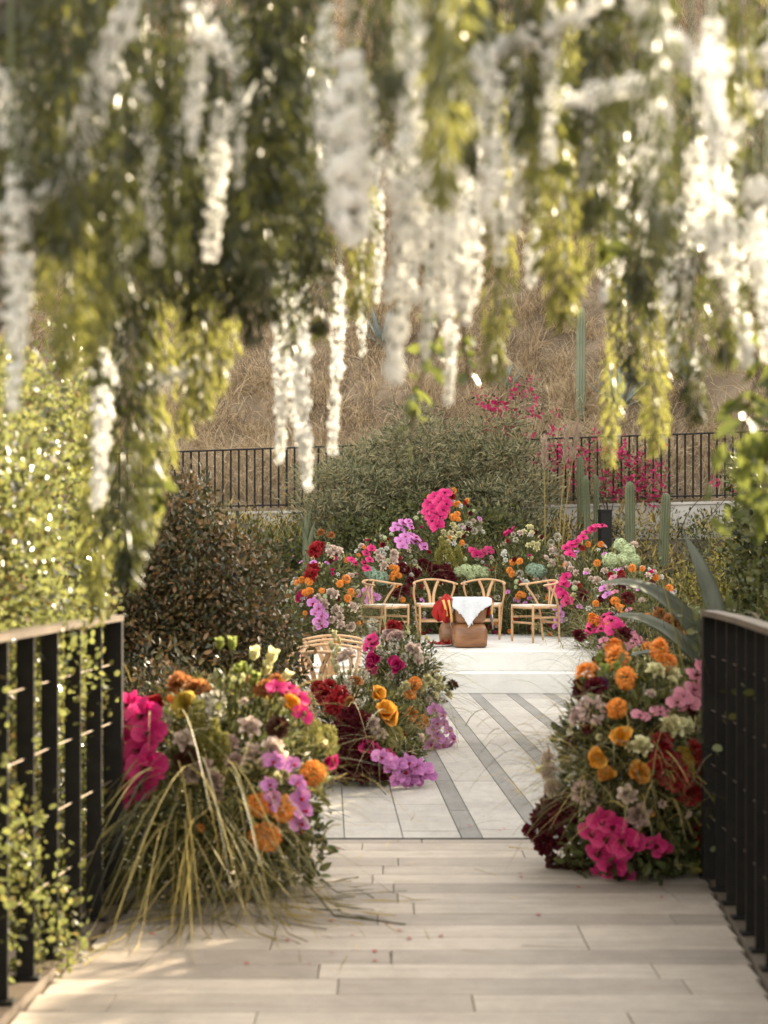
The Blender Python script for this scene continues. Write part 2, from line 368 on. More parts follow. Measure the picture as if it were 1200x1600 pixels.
# dry grass and dead twigs on the slope
def tufts(cx, cy, per, spread, L0, L1, w, lean=.55, K=2, droop=(.1, .6)):
    n = len(cx); bx = np.repeat(cx, per) + rng.normal(0, spread, n * per); by = np.repeat(cy, per) + rng.normal(0, spread, n * per)
    b = np.stack([bx, by, terrain(bx, by) - .02], -1)
    d = np.stack([rng.normal(0, lean, n * per), rng.normal(0, lean, n * per) - .1, np.ones(n * per)], -1)
    sc = np.repeat(rng.uniform(.6, 1.15, n), per)
    return blades(b, d, rng.uniform(L0, L1, n * per) * sc, w * rng.uniform(.6, 1.3, n * per), rng.uniform(*droop, n * per), K)
n = 4200
ty = 25.9 + 20 * rng.random(n) ** 1.25; tx = (rng.random(n) - .5) * 2 * (ty * .27) + .3
mb = MB(); Vv, Ff = tufts(tx, ty, 22, .15, .22, .55, .014); mb.add(Vv, *Ff)
n = 900; ty = 25.9 + 19 * rng.random(n) ** 1.2; tx = (rng.random(n) - .5) * 2 * (ty * .27) + .3
Vv, Ff = tufts(tx, ty, 80, .11, .45, 1.0, .015, .38, 3, (.15, .9)); mb.add(Vv, *Ff)
stuff(tag(link('dry_grass', mb.mesh('dry_grass', M['dry_grass'])), 'dry straw-coloured grass covering the slope behind the iron fence', 'grass'))
n = 330
ty = 26.5 + 17 * rng.random(n); tx = (rng.random(n) - .5) * 2 * (ty * .26) + .3
mb = MB(); Vv, Ff = tufts(tx, ty, 70, .30, .4, .95, .010, 1.0, 3, (-.1, .5)); mb.add(Vv, *Ff)
stuff(tag(link('dead_brush', mb.mesh('dead_brush', M['dry_twig'])), 'dark dead brush scattered over the dry slope', 'brush'))

# ------------------------------------------------------------------ bridge deck (wood-look planks across the way)
DX0 = lambda y: -1.155 + .075 * (y - 5.5)
DX1 = lambda y: 1.30 + .09 * (y - 5.5)
DY0, DY1, ROW = 1.2, 8.30, .2
mb = MB()
mb.add([[DX0(DY0), DY0, -.03], [DX1(DY0), DY0, -.03], [DX1(DY1), DY1, -.03], [DX0(DY1), DY1, -.03],
        [DX0(DY0), DY0, -.3], [DX1(DY0), DY0, -.3], [DX1(DY1), DY1, -.3], [DX0(DY1), DY1, -.3]],
       [[0, 1, 2, 3], [4, 7, 6, 5], [0, 4, 5, 1], [1, 5, 6, 2], [2, 6, 7, 3], [3, 7, 4, 0]])
deck = structure(link('bridge_deck', mb.mesh('bridge_deck', M['joint'])))
r = 0; y = DY0
while y < DY1 - .02:
    y1 = min(y + ROW, DY1); g_ = .0016
    x = DX0((y + y1) / 2); xe = DX1((y + y1) / 2)
    cut = x + rng.uniform(.25, 1.2)
    while x < xe - .02:
        c = min(cut, xe)
        if xe - c < .15: c = xe
        dark = rng.random() < (.82 if r % 3 == 2 else .07)
        t = MB(); t.box(((x + c) / 2 , (y + y1) / 2, -.012), (c - x - 2 * g_, y1 - y - 2 * g_, .026 + rng.uniform(0, .0015)), 0, .0025)
        ce = np.array([(x + c) / 2, (y + y1) / 2, 0])
        t.V[0] = t.V[0] - ce
        link('plank', t.mesh('plank', M['deck_dark' if dark else 'deck_tile']), deck, ce)
        x = c; cut = c + 1.2
    y = y1; r += 1
# raised edge strips beside the planks
for sx, fx in ((-1, DX0), (1, DX1)):
    mb = MB(); pts = []
    for yy in np.linspace(DY0, 7.6 if sx > 0 else 7.0, 12): pts.append(yy)
    for a, b in zip(pts[:-1], pts[1:]):
        xa, xb = fx(a) + sx * .07, fx(b) + sx * .07
        mb.add([[xa - .062, a, -.2], [xa + .062, a, -.2], [xa + .062, a, .035], [xa - .062, a, .035],
                [xb - .062, b, -.2], [xb + .062, b, -.2], [xb + .062, b, .035], [xb - .062, b, .035]],
               [[3, 2, 6, 7], [0, 3, 7, 4], [1, 5, 6, 2]] + ([[0, 1, 2, 3]] if a == pts[0] else []) + ([[4, 7, 6, 5]] if b == pts[-1] else []))
    structure(link('deck_kerb', mb.mesh('deck_kerb', M['cap'])))
# dark threshold strip where the deck meets the paving
mb = MB(); mb.box((.06, 8.325, -.012), (2.6, .03, .030), 0, .004)
structure(link('threshold_strip', mb.mesh('threshold_strip', M['iron'])))

# ------------------------------------------------------------------ paving with dark bands
PY0, PY1 = 8.345, 16.95
mb = MB(); mb.box((.9, (PY0 + PY1) / 2, -.075), (7.6, PY1 - PY0, .1))
pave = structure(link('paving', mb.mesh('paving', M['joint'])))
SL = -.0352
def strip_x(k, y): return k + SL * (y - 8.41)
cols = []; x0 = .404
for k in range(7):                                            # bands to the right
    cols.append((x0 + k * .39, .11, True)); cols.append((x0 + .11 + k * .39, .28, False))
for k in range(7): cols.append((x0 - (k + 1) * .306, .306, False))
for (k, w, band) in cols:
    L = 1.2 if band else .9; y = PY0 - rng.uniform(0, L * .8)
    while y < PY1:
        a, b = max(y, PY0), min(y + L, PY1); gp = .003
        if b - a > .03:
            ce = np.array([strip_x(k, (a + b) / 2) + w / 2, (a + b) / 2, 0.0])
            z1 = 0.0 - rng.uniform(0, .0012); z0 = -.022
            v = [[strip_x(k, yy) + gp + (w - 2 * gp) * s - ce[0], yy - ce[1] + (gp if yy == a else -gp), zz] for zz in (z0, z1) for s, yy in ((0, a), (1, a), (1, b), (0, b))]
            t = MB(); t.add(v, [[0, 3, 2, 1], [4, 5, 6, 7], [0, 1, 5, 4], [1, 2, 6, 5], [2, 3, 7, 6], [3, 0, 4, 7]])
            link('paving_tile', t.mesh('paving_tile', M['pave_band' if band else 'pave_tile']), pave, ce)
        y += L

n = 60; fx_ = np.concatenate([rng.normal(-.45, .35, 30), rng.normal(.75, .3, 30)]); fy_ = np.concatenate([rng.uniform(5.6, 9.6, 30), rng.uniform(6.0, 10, 30)])
Vv, Ff = scatter(ROUND, np.stack([fx_, fy_, np.full(n, .006)], -1), frames(np.stack([rng.normal(size=n), rng.normal(size=n), 0 * fx_ + .05], -1), np.tile([0, 0, 1.0], (n, 1))), rng.uniform(.012, .03, n))
mb = MB(); mb.add(Vv, *Ff); stuff(tag(link('fallen_petals', mb.mesh('fallen_petals', M['p_crimson'])), 'fallen petals scattered on the planks and paving', 'petals'))
b_ = np.stack([rng.normal(-.25, .5, 90), rng.uniform(5.5, 9.5, 90), np.full(90, .006)], -1)
Vv, Ff = blades(b_, np.stack([rng.normal(size=90), rng.normal(size=90), np.full(90, .03)], -1), rng.uniform(.05, .28, 90), .004, 0.0, 3); Vv[:, 2] = np.clip(Vv[:, 2], .004, .012); mb = MB(); mb.add(Vv, *Ff)
stuff(tag(link('grass_clippings', mb.mesh('grass_clippings', M['grass_straw'])), 'loose dry grass bits lying on the planks', 'grass'))
# ------------------------------------------------------------------ white two-step stage
st = root('stage_platform', 'low white two-step platform at the end of the paved aisle', 'platform', (.95, 17, 0))
t = MB(); t.box((.0, 1.75, .105), (3.5, 3.9, .21), 0, .006); link('lower_step', t.mesh('lower_step', M['stage']), st)
t = MB(); t.box((.0, 1.90, .316), (3.4, 3.55, .208), 0, .006); link('upper_step', t.mesh('upper_step', M['stage']), st)
STG = .42

# ------------------------------------------------------------------ retaining wall and iron fence behind the garden
wall = root('retaining_wall', 'pale plastered retaining wall under the iron fence', 'wall', (0, 25.45, 0))
t = MB(); n = 24
for k in range(n):
    xa, xb = -9 + 18 * k / n, -9 + 18 * (k + 1) / n
    za, zb = 2.12 + .022 * xa, 2.12 + .022 * xb
    t.add([[xa, -.1, .3], [xb, -.1, .3], [xb, -.1, zb], [xa, -.1, za], [xa, .12, za], [xb, .12, zb]], [[0, 1, 2, 3], [3, 2, 5, 4]])
link('wall_face', t.mesh('wall_face', M['plaster']), wall)
t = MB(); t.box((0, 0, 0), (18.2, .30, .04), 0, .006); link('coping', t.mesh('coping', M['plaster']), wall, (0, .02, 2.142), (0, -.022, 0))
fence = root('iron_fence', 'dark iron picket fence along the foot of the dry hill', 'fence', (0, 25.5, 0))
ftop = lambda x: 3.20 + .035 * x
fbot = lambda x: 2.20 + .022 * x
pk = MB(); pk.box((0, 0, .5), (.030, .012, 1.0)); pkm = pk.mesh('picket', M['iron'])
for k in range(86):
    x = -4.6 + k * .127
    link('picket', pkm, fence, (x, 0, fbot(x) + .02), None, (1.25 if k % 12 == 0 else 1, 1, ftop(x) - fbot(x) - .03))
for nm, f_, dz in (('top_rail', ftop, -.012), ('bottom_rail', fbot, .06)):
    t = MB(); t.tube([(-4.7, 0, f_(-4.7) + dz), (1, 0, f_(1) + dz), (6.4, 0, f_(6.4) + dz)], .02, 4, .7)
    link(nm, t.mesh(nm, M['iron']), fence)

# ------------------------------------------------------------------ bridge railings
def railing(label, xf, y0, y1, sp, h=1.19):
    o = root('bridge_railing', label, 'railing', (xf(y1), y1, 0), 'iron railings of the bridge')
    base = Vector(o.location)
    L = lambda x, y, z: Vector((x, y, z)) - base
    yy = np.arange(y1, y0, -sp)
    for k, y in enumerate(yy):
        t = MB(); t.box((0, 0, 0), (.06, .014, h - .02) if k else (.075, .045, h - .02), 0, .002)
        link('post', t.mesh('post', M['iron']), o, L(xf(y), y, h / 2 + .026))
        b_ = MB(); b_.box((0, 0, 0), (.10, .05, .012), 0, .002); link('foot_plate', b_.mesh('foot_plate', M['iron']), o, L(xf(y), y, .0425))
    n = 14; ys_ = np.linspace(y0, y1 + .03, n)
    t = MB()
    for a, b in zip(ys_[:-1], ys_[1:]):
        v = []
        for y in (a, b):
            for dx, dz in ((-.036, 0), (.036, 0), (.036, .024), (-.036, .024)): v.append(L(xf(y) + dx, y, h + .018 + dz))
        fs = [[0, 1, 5, 4], [1, 2, 6, 5], [2, 3, 7, 6], [3, 0, 4, 7]]
        if a == ys_[0]: fs.append([0, 3, 2, 1])
        if b == ys_[-1]: fs.append([4, 5, 6, 7])
        t.add(v, fs)
    link('handrail', t.mesh('handrail', M['cap']), o)
    for z in (.28, .52, .76, 1.0):
        t = MB(); t.tube([L(xf(y), y, z + .03) for y in ys_], .003, 6); link('cable', t.mesh('cable', M['cable']), o)
    return o
LRX = lambda y: DX0(y) + .01 - .075 + .02 * max(0, y - 5.8)
RRX = lambda y: DX1(y) + .055 + .05 * max(0, y - 6.2) ** 2 * -1
railing('black iron railing with brown handrail in front of the sunlit hedge', LRX, 1.6, 6.62, .29)
railing('shaded black iron railing with curved handrail beside the agave', RRX, 1.6, 7.14, .26)

# ------------------------------------------------------------------ wishbone chairs
def arc(pts, n=12):
    """smooth curve through points (Catmull-Rom)"""
    p = [np.array(a, float) for a in pts]; p = [2 * p[0] - p[1]] + p + [2 * p[-1] - p[-2]]; out = []
    m = len(p) - 3
    for s_ in range(m):
        for t in np.linspace(0, 1, max(2, n // m), endpoint=False):
            a, b, c, d = p[s_:s_ + 4]
            out.append(.5 * ((2 * b) + (-a + c) * t + (2 * a - 5 * b + 4 * c - d) * t * t + (-a + 3 * b - 3 * c + d) * t ** 3))
    out.append(p[-2]); return np.array(out)

def make_chair():
    """faces +Y, origin on the floor"""
    o = link('wishbone_chair', None)
    w = M['oak']
    for s in (-1, 1):
        t = MB(); t.tube(arc([(s * .245, .20, 0), (s * .245, .20, .25), (s * .245, .20, .455)], 8), [.012] + [.0165] * 7 + [.015], 8); link('front_leg', t.mesh('front_leg', w, True), o)
        c = arc([(s * .185, -.225, 0), (s * .205, -.21, .22), (s * .225, -.185, .42), (s * .262, -.12, .56), (s * .272, -.045, .655), (s * .262, -.03, .70)], 20)
        t = MB(); t.tube(c, np.linspace(.013, .0155, len(c)), 8); link('back_leg', t.mesh('back_leg', w, True), o)
        t = MB(); t.tube([(s * .243, .2, .30), (s * .214, -.2, .30)], .0115, 6, 1.3); link('side_stretcher', t.mesh('side_stretcher', w, True), o)
        t = MB(); t.tube([(s * .244, .2, .425), (s * .224, -.185, .425)], .014, 6, 1.3); link('side_rail', t.mesh('side_rail', w, True), o)
    for nm, y, xw, z in (('front_stretcher', .2, .24, .235), ('back_stretcher', -.21, .205, .235), ('front_rail', .2, .24, .418), ('back_rail', -.188, .22, .418)):
        t = MB(); t.tube([(-xw, y, z), (xw, y, z)], .012, 6, 1.3); link(nm, t.mesh(nm, w, True), o)
    c = arc([(-.285, .075, .690), (-.283, -.02, .697), (-.235, -.15, .715), (-.12, -.235, .738), (0, -.258, .745), (.12, -.235, .738), (.235, -.15, .715), (.283, -.02, .697), (.285, .075, .690)], 40)
    t = MB(); t.tube(c, np.concatenate([[.008], np.full(len(c) - 2, .0165), [.008]]), 8, .8); link('bow_rail', t.mesh('bow_rail', w, True), o)
    for s in (-1, 1):
        c = arc([(s * .022, -.195, .40), (s * .026, -.215, .53), (s * .055, -.235, .64), (s * .10, -.238, .735)], 14)
        t = MB(); t.tube(c, .021, 6, .28, (0, 1, 0)); link('splat_arm', t.mesh('splat_arm', w, True), o)
    # woven cord seat, dished, with ridges running to the corners
    n = 14; V = []; 
    for b in range(2):
        for jj in range(n):
            for ii in range(n):
                u, v = ii / (n - 1) * 2 - 1, jj / (n - 1) * 2 - 1
                xw = .243 - .012 * (1 - v)
                z = .452 - .022 * (1 - u * u) * (1 - v * v) + (.004 if (max(abs(u), abs(v)) * n / 2) % 2 < 1 else 0) - b * .03
                V.append([u * xw, v * .197 + .006, z])
    q = [[jj * n + ii, jj * n + ii + 1, (jj + 1) * n + ii + 1, (jj + 1) * n + ii] for jj in range(n - 1) for ii in range(n - 1)]
    q2 = [[n * n + f[0], n * n + f[3], n * n + f[2], n * n + f[1]] for f in q]
    e = [k for k in range(n)] + [k * n + n - 1 for k in range(1, n)] + [n * n - 1 - k for k in range(1, n)] + [(n - 1 - k) * n for k in range(1, n - 1)]
    q3 = [[e[k], e[k] + n * n, e[(k + 1) % len(e)] + n * n, e[(k + 1) % len(e)]] for k in range(len(e))]
    t = MB(); t.add(V, q + q2 + q3); link('woven_seat', t.mesh('woven_seat', M['cord']), o)
    return o
chair0 = make_chair(); used = False
def put_chair(x, y, z, rz, label, group):
    global used
    c = chair0 if not used else copy_tree(chair0); used = True
    c.location = (x, y, z); c.rotation_euler = (0, 0, rz); c.scale = (.92, .95, .97); tag(c, label, 'chair', group); return c
put_chair(.00, 19.05, STG, R(180 + 52), 'oak wishbone chair at the stage end farthest from the agave, turned towards the table', 'wishbone chairs on the stage')
put_chair(.62, 19.45, STG, R(180 + 10), 'oak wishbone chair just behind the red cloth on the carved table', 'wishbone chairs on the stage')
put_chair(1.215, 19.55, STG, R(180 - 12), 'oak wishbone chair directly behind the table with the white lace', 'wishbone chairs on the stage')
put_chair(1.80, 18.95, STG, R(180 - 62), 'oak wishbone chair at the stage end nearest the agave, seen from its side', 'wishbone chairs on the stage')
for k, (x, y, lab) in enumerate(((-.50, 12.5, 'nearest oak guest chair behind the red-tipped bush, its whole bow rail in view'), (-.46, 13.45, 'second oak guest chair from the near end of the row by the bush'),
                                (-.46, 14.15, 'third oak guest chair from the near end of the row by the bush'), (-.48, 14.85, 'farthest oak guest chair of the row by the red-tipped bush'))):
    put_chair(x, y, 0, R(-4 + 3 * k), lab, 'guest chairs beside the aisle')
put_chair(2.74, 14.1, 0, R(14), 'nearer of two oak guest chairs half hidden behind the agave leaves', 'guest chairs behind the agave')
put_chair(2.72, 14.9, 0, R(10), 'farther of two oak guest chairs half hidden behind the agave leaves', 'guest chairs behind the agave')

# ------------------------------------------------------------------ carved tables, lace, red cloth, petal plate
def block_table(x, y, label, rz):
    o = root('carved_table', label, 'table', (x, y, STG), 'carved wooden block tables', rz)
    def loft(name, prof):
        nn = 32; V = []; a = np.arange(nn) * 2 * math.pi / nn
        for (z, r_) in prof:
            e = 5.0; c, s = np.cos(a), np.sin(a); k = (np.abs(c) ** e + np.abs(s) ** e) ** (-1 / e)
            V += [[r_ * k[i_] * c[i_], r_ * k[i_] * s[i_], z] for i_ in range(nn)]
        m = len(prof); q = [[i_ * nn + j_, i_ * nn + (j_ + 1) % nn, (i_ + 1) * nn + (j_ + 1) % nn, (i_ + 1) * nn + j_] for i_ in range(m - 1) for j_ in range(nn)]
        V += [[0, 0, prof[0][0]], [0, 0, prof[-1][0]]]
        tr = [[m * nn, (j_ + 1) % nn, j_] for j_ in range(nn)] + [[m * nn + 1, (m - 1) * nn + j_, (m - 1) * nn + (j_ + 1) % nn] for j_ in range(nn)]
        t = MB(); t.add(V, q, tr); link(name, t.mesh(name, M['walnut'], True), o)
    loft('lower_block', [(.006, .165), (.02, .183), (.12, .192), (.19, .188), (.235, .172), (.262, .150), (.268, .13)])
    loft('upper_block', [(.269, .135), (.285, .152), (.33, .170), (.42, .186), (.50, .198), (.535, .200), (.545, .192)])
    return o
TX, TY = .955, 17.85
block_table(TX, TY, 'carved brown two-block table under the white lace cloth', R(4))
block_table(TX - .13, TY + .46, 'carved brown block table half hidden behind the one with lace', R(-6))
def drape(name, cx, cy, top, half, rot, half_w, mat, seed, thick=0.004, sagk=1.0, ragged=.0, lift=0.0):
    n = 34; V = []; rr = np.random.default_rng(seed)
    for j_ in range(n):
        for i_ in range(n):
            u, v = i_ / (n - 1) * 2 - 1, j_ / (n - 1) * 2 - 1
            edge = max(abs(u), abs(v))
            if edge > .93: u *= 1 + rr.normal(0, ragged); v *= 1 + rr.normal(0, ragged)
            x, y = u * half_w[0], v * half_w[1]
            x, y = x * math.cos(rot) - y * math.sin(rot), x * math.sin(rot) + y * math.cos(rot)
            m = max(abs(x), abs(y)); over = max(0, m - half)
            fold = .012 * math.sin(9 * math.atan2(y, x) + seed) * min(1, over / .05)
            if over > 0:
                k = (half + .010 + fold + .05 * (1 - math.exp(-over * 2))) / m; xx, yy = x * k, y * k
                z = top - over * sagk
            else: xx, yy, z = x, y, top + .003 * math.sin(x * 40 + seed) * math.sin(y * 37)
            V.append([xx, yy, z + lift])
    q = np.array([[j_ * n + i_, j_ * n + i_ + 1, (j_ + 1) * n + i_ + 1, (j_ + 1) * n + i_] for j_ in range(n - 1) for i_ in range(n - 1)])
    t = MB(); t.add(V, q); o = link(name, t.mesh(name, mat, True), None, (cx, cy, STG))
    md = o.modifiers.new('thickness', 'SOLIDIFY'); md.thickness = thick; md.offset = 1
    return o
red = root('red_cloth', 'red cloth with gold trim draped over both sides of the carved tables', 'cloth', (TX - .03, TY + .30, STG))
def bundle(c, rad, seed):
    nu, nv = 40, 22; V = []
    for j_ in range(nv):
        th = math.pi * j_ / (nv - 1)
        for i_ in range(nu):
            ph = 2 * math.pi * i_ / nu; k = 1 + .16 * math.sin(6 * ph + 2.2 * th + seed) * math.sin(th) + .08 * math.sin(11 * ph - 3 * th + seed)
            V.append([c[0] + rad[0] * k * math.sin(th) * math.cos(ph), c[1] + rad[1] * k * math.sin(th) * math.sin(ph), c[2] + rad[2] * math.cos(th) * (1 + .1 * math.sin(3 * ph + seed))])
    q_ = [[j_ * nu + i_, (j_ + 1) * nu + i_, (j_ + 1) * nu + (i_ + 1) % nu, j_ * nu + (i_ + 1) % nu] for j_ in range(nv - 1) for i_ in range(nu)]
    t = MB(); t.add(V, q_); link('cloth_fold', t.mesh('cloth_fold', M['red_cloth'], True), red)
bundle((-.235, -.30, .43), (.085, .12, .15), 1.0); bundle((-.31, -.22, .40), (.07, .10, .11), 2.6); bundle((.245, -.32, .46), (.045, .10, .10), .4)
for pth in ([(-.21, -.425, .53), (-.19, -.44, .44), (-.175, -.42, .34), (-.17, -.38, .28)], [(-.27, -.41, .53), (-.245, -.43, .45), (-.225, -.41, .35)], [(.25, -.42, .55), (.272, -.43, .46), (.265, -.42, .37)]):
    t = MB(); t.tube(arc(pth, 9), .014, 6, .35, (0, 1, 0)); link('gold_trim', t.mesh('gold_trim', M['gold_trim'], True), red)
lace = drape('lace_cloth', TX + .02, TY, .553, .196, R(38), (.40, .36), M['lace'], 3, .004, 1.0, .03)
tag(lace, 'crumpled white lace cloth with a pointed corner over the carved table', 'cloth')
pl = root('petal_plate', 'low pale plate of red petals on the stage beside the carved table', 'plate', (TX - .33, TY + .16, STG))
t = MB(); nn = 24; a = np.arange(nn) * 2 * math.pi / nn; V = []
for z, r_ in ((.002, .10), (.004, .115), (.022, .155), (.026, .155), (.009, .11), (.008, .0)): V += [[r_ * math.cos(b), r_ * math.sin(b), z] for b in a]
t.add(V, [[i_ * nn + j_, i_ * nn + (j_ + 1) % nn, (i_ + 1) * nn + (j_ + 1) % nn, (i_ + 1) * nn + j_] for i_ in range(5) for j_ in range(nn)])
link('plate', t.mesh('plate', M['plate'], True), pl)
mb = MB(); n = 90; ph = rng.uniform(0, 6.3, n); rr = .12 * np.sqrt(rng.random(n))
Vv, Ff = scatter(ROUND, np.stack([rr * np.cos(ph), rr * np.sin(ph), .015 + .03 * rng.random(n)], -1), frames(rdir(n) * (1, 1, .4)), rng.uniform(.025, .05, n)); mb.add(Vv, *Ff)
stuff(link('petals', mb.mesh('petals', M['p_crimson']), pl))

# ------------------------------------------------------------------ bloom meshes (unit radius 1, facing +Z)
def bloom_pom(c):
    mb = MB(); T = petal_t(.26, .36, .3, .30, 2, 3)
    for n_, tl, r0, z0 in ((7, .15, .08, .66), (12, .45, .24, .58), (16, .75, .38, .46), (20, 1.05, .50, .30), (22, 1.35, .58, .12), (22, 1.65, .60, -.08), (18, 2.0, .54, -.26)):
        ring_petals(mb, T, n_, tl, r0, z0, 1.0, rng.uniform(0, 6), .18)
    dd = rdir(120); Vv, Ff = scatter(T, dd * .60, frames(dd * .8 + .7 * rdir(120)), np.full(120, .85)); mb.add(Vv, *Ff)
    return mb.mesh('pom', M['p_' + c])
def bloom_rose(c):
    mb = MB()
    for n_, tl, r0, z0, s in ((3, .05, .10, .10, .62), (4, .22, .18, .04, .78), (5, .45, .24, -.02, .90), (6, .80, .28, -.10, .95), (6, 1.20, .30, -.18, .92)):
        ring_petals(mb, petal_t(.80, .78, .75, -.12 if tl < .6 else .18, 4, 4, .03, .55), n_, tl, r0, z0, s, rng.uniform(0, 6), .10)
    return mb.mesh('rose', M['p_' + c])
def bloom_poppy(c):
    mb = MB(); T = petal_t(1.25, 1.0, .55, .02, 6, 5, .07, .45)
    ring_petals(mb, T, 3, .95, .04, -.25, 1.0, .3, .1); ring_petals(mb, T, 3, .62, .04, -.2, .92, 1.3, .1)
    ring_petals(mb, petal_t(.06, .35, 0, 0, 2, 2), 14, .5, .02, -.15, .8, 0, .2)
    return mb.mesh('poppy', M['p_' + c], True)
def bloom_tulip(c):
    mb = MB(); T = petal_t(.85, 1.5, .75, -.16, 4, 6, .0, .6)
    ring_petals(mb, T, 3, .50, .05, -.7, 1.0, 0, .05); ring_petals(mb, T, 3, .42, .05, -.68, .95, 1.05, .05)
    return mb.mesh('tulip', M['p_' + c], True)
def bloom_ruffle(c):
    """carnation or dahlia: many toothed petals in a dome"""
    mb = MB(); T = petal_t(.42, .66, .25, .12, 3, 3, .10, .4)
    for n_, tl, r0, z0 in ((5, .2, .05, .30), (9, .55, .12, .22), (12, .9, .20, .12), (14, 1.25, .28, .0), (14, 1.6, .30, -.12), (10, 2.0, .28, -.22)):
        ring_petals(mb, T, n_, tl, r0, z0, 1.0, rng.uniform(0, 6), .22)
    return mb.mesh('ruffle', M['p_' + c])
def bloom_hydrangea(c):
    mb = MB(); n_ = 46; k = np.arange(n_) + .5; ph = np.arccos(1 - 1.55 * k / n_); th = math.pi * (1 + 5 ** .5) * k
    dirs = np.stack([np.cos(th) * np.sin(ph), np.sin(th) * np.sin(ph), np.cos(ph)], -1)
    T = petal_t(.26, .24, .2, .12, 3, 3, 0, .5); F1 = frames(unit(np.cross(dirs, rdir(n_))), dirs)
    for q_ in range(4):
        a = q_ * math.pi / 2; rot = np.array([[math.cos(a), -math.sin(a), 0], [math.sin(a), math.cos(a), 0], [0, 0, 1]])
        Vv, Ff = scatter(T, dirs * rng.uniform(.70, .86, (n_, 1)), F1 @ rot, np.full(n_, 1.0)); mb.add(Vv, *Ff)
    return mb.mesh('hydrangea', M['p_' + c])
def bloom_pod(c):
    """scabiosa seed head: a ball of small papery cups"""
    mb = MB(); n_ = 44; k = np.arange(n_) + .5; ph = np.arccos(1 - 1.85 * k / n_); th = math.pi * (1 + 5 ** .5) * k
    dirs = np.stack([np.cos(th) * np.sin(ph), np.sin(th) * np.sin(ph), np.cos(ph)], -1)
    Vv, Ff = scatter(ROUND, dirs * .55, frames(dirs + .35 * rdir(n_)), np.full(n_, .5)); mb.add(Vv, *Ff)
    return mb.mesh('pod', M['p_' + c])
def bloom_orchid(c):
    mb = MB()
    ring_petals(mb, petal_t(.62, .95, .15, .10, 3, 4, 0, .75), 3, 1.35, .04, 0, 1.0, math.pi / 2, .05)
    T = petal_t(1.15, 1.0, .12, .14, 5, 5, .02, .42)
    for a in (.12, math.pi - .12):
        out = np.array([[math.cos(a), math.sin(a), .25]]); Vv, Ff = scatter(T, out * .05, frames(out, np.array([[0, 0, 1.0]])), np.array([1.0])); mb.add(Vv, *Ff)
    n0 = sum(len(f) for k in (3, 4) for f in mb.F[k])
    Vv, Ff = scatter(petal_t(.45, .5, .8, -.3, 3, 4), np.array([[0, -.03, .08]]), frames(np.array([[0, -.8, .6]]), np.array([[0, .6, .8]])), np.array([1.0])); mb.add(Vv, *Ff)
    Vv, Ff = scatter(petal_t(.22, .3, .8, -.3, 3, 3), np.array([[0, .02, .08]]), frames(np.array([[0, .2, 1.0]]), np.array([[0, -1, .2]])), np.array([1.0])); mb.add(Vv, *Ff)
    me = mb.mesh('orchid', [M['p_' + c], M['p_crimson' if c == 'lilac' else 'p_burgundy']], True)
    mi = np.zeros(len(me.polygons), np.int32); mi[n0:] = 1; me.polygons.foreach_set('material_index', mi)
    return me
def bloom_plume(c):
    """upright feathery spike along +Z, unit height about 2"""
    mb = MB(); n_ = 260; t = rng.random(n_) ** .8; a = rng.uniform(0, 6.3, n_); r_ = .38 * (1 - t) ** .7 * rng.random(n_) ** .5
    pos = np.stack([r_ * np.cos(a), r_ * np.sin(a), t * 2 - .8], -1); d = np.stack([np.cos(a), np.sin(a), rng.uniform(.2, 1.4, n_)], -1)
    Vv, Ff = scatter(LEAF2, pos, frames(d), rng.uniform(.16, .30, n_)); mb.add(Vv, *Ff)
    return mb.mesh('plume', M['p_' + c])
def bloom_tassel(c):
    """hanging amaranth: several soft cords falling from one point"""
    mb = MB()
    for k in range(9):
        a = k * .7 + rng.normal(0, .2); L = rng.uniform(1.2, 2.6); n_ = int(95 * L); t = rng.random(n_)
        x = (.15 + .45 * np.minimum(1, t * 3)) * math.cos(a); y = (.15 + .45 * np.minimum(1, t * 3)) * math.sin(a); z = .25 - t * L + .25 * np.minimum(1, t * 4)
        pos = np.stack([x, y, z], -1) + rng.normal(0, .035, (n_, 3))
        Vv, Ff = scatter(LEAF2, pos, frames(rdir(n_) + np.array([0, 0, -.5])), rng.uniform(.10, .19, n_)); mb.add(Vv, *Ff)
    return mb.mesh('tassel', M['p_' + c])
def bloom_spray(c):
    """cluster of small round roses"""
    mb = MB(); T = petal_t(.30, .28, .7, -.1, 3, 3, 0, .5)
    for k in range(9):
        d = rdir(1)[0]; d[2] = abs(d[2]) * .8 + .1; s = MB()
        for n_, tl in ((3, .1), (4, .5), (5, 1.0)): ring_petals(s, T, n_, tl, .04, 0, 1, rng.uniform(0, 6), .1)
        m = frames(np.array([[.3, d[0], d[1]]]), d[None])[0]
        for v, f in zip([np.concatenate(s.V)], [np.concatenate(s.F[4])]): mb.add(v @ m.T + d * .72, f)
    return mb.mesh('spray', M['p_' + c])
BLOOMS = {'pom': (bloom_pom, 'marigold'), 'rose': (bloom_rose, 'rose'), 'poppy': (bloom_poppy, 'poppy'), 'tulip': (bloom_tulip, 'tulip'), 'ruffle': (bloom_ruffle, 'carnation'),
          'hyd': (bloom_hydrangea, 'hydrangea'), 'pod': (bloom_pod, 'seed_pod'), 'orchid': (bloom_orchid, 'orchid'), 'plume': (bloom_plume, 'flower_plume'),
          'tassel': (bloom_tassel, 'amaranth_tassel'), 'spray': (bloom_spray, 'spray_rose')}
_bm = {}
def bloom_mesh(kind, col, var):
    k = (kind, col, var)
    if k not in _bm: _bm[k] = BLOOMS[kind][0](col)
    return _bm[k]

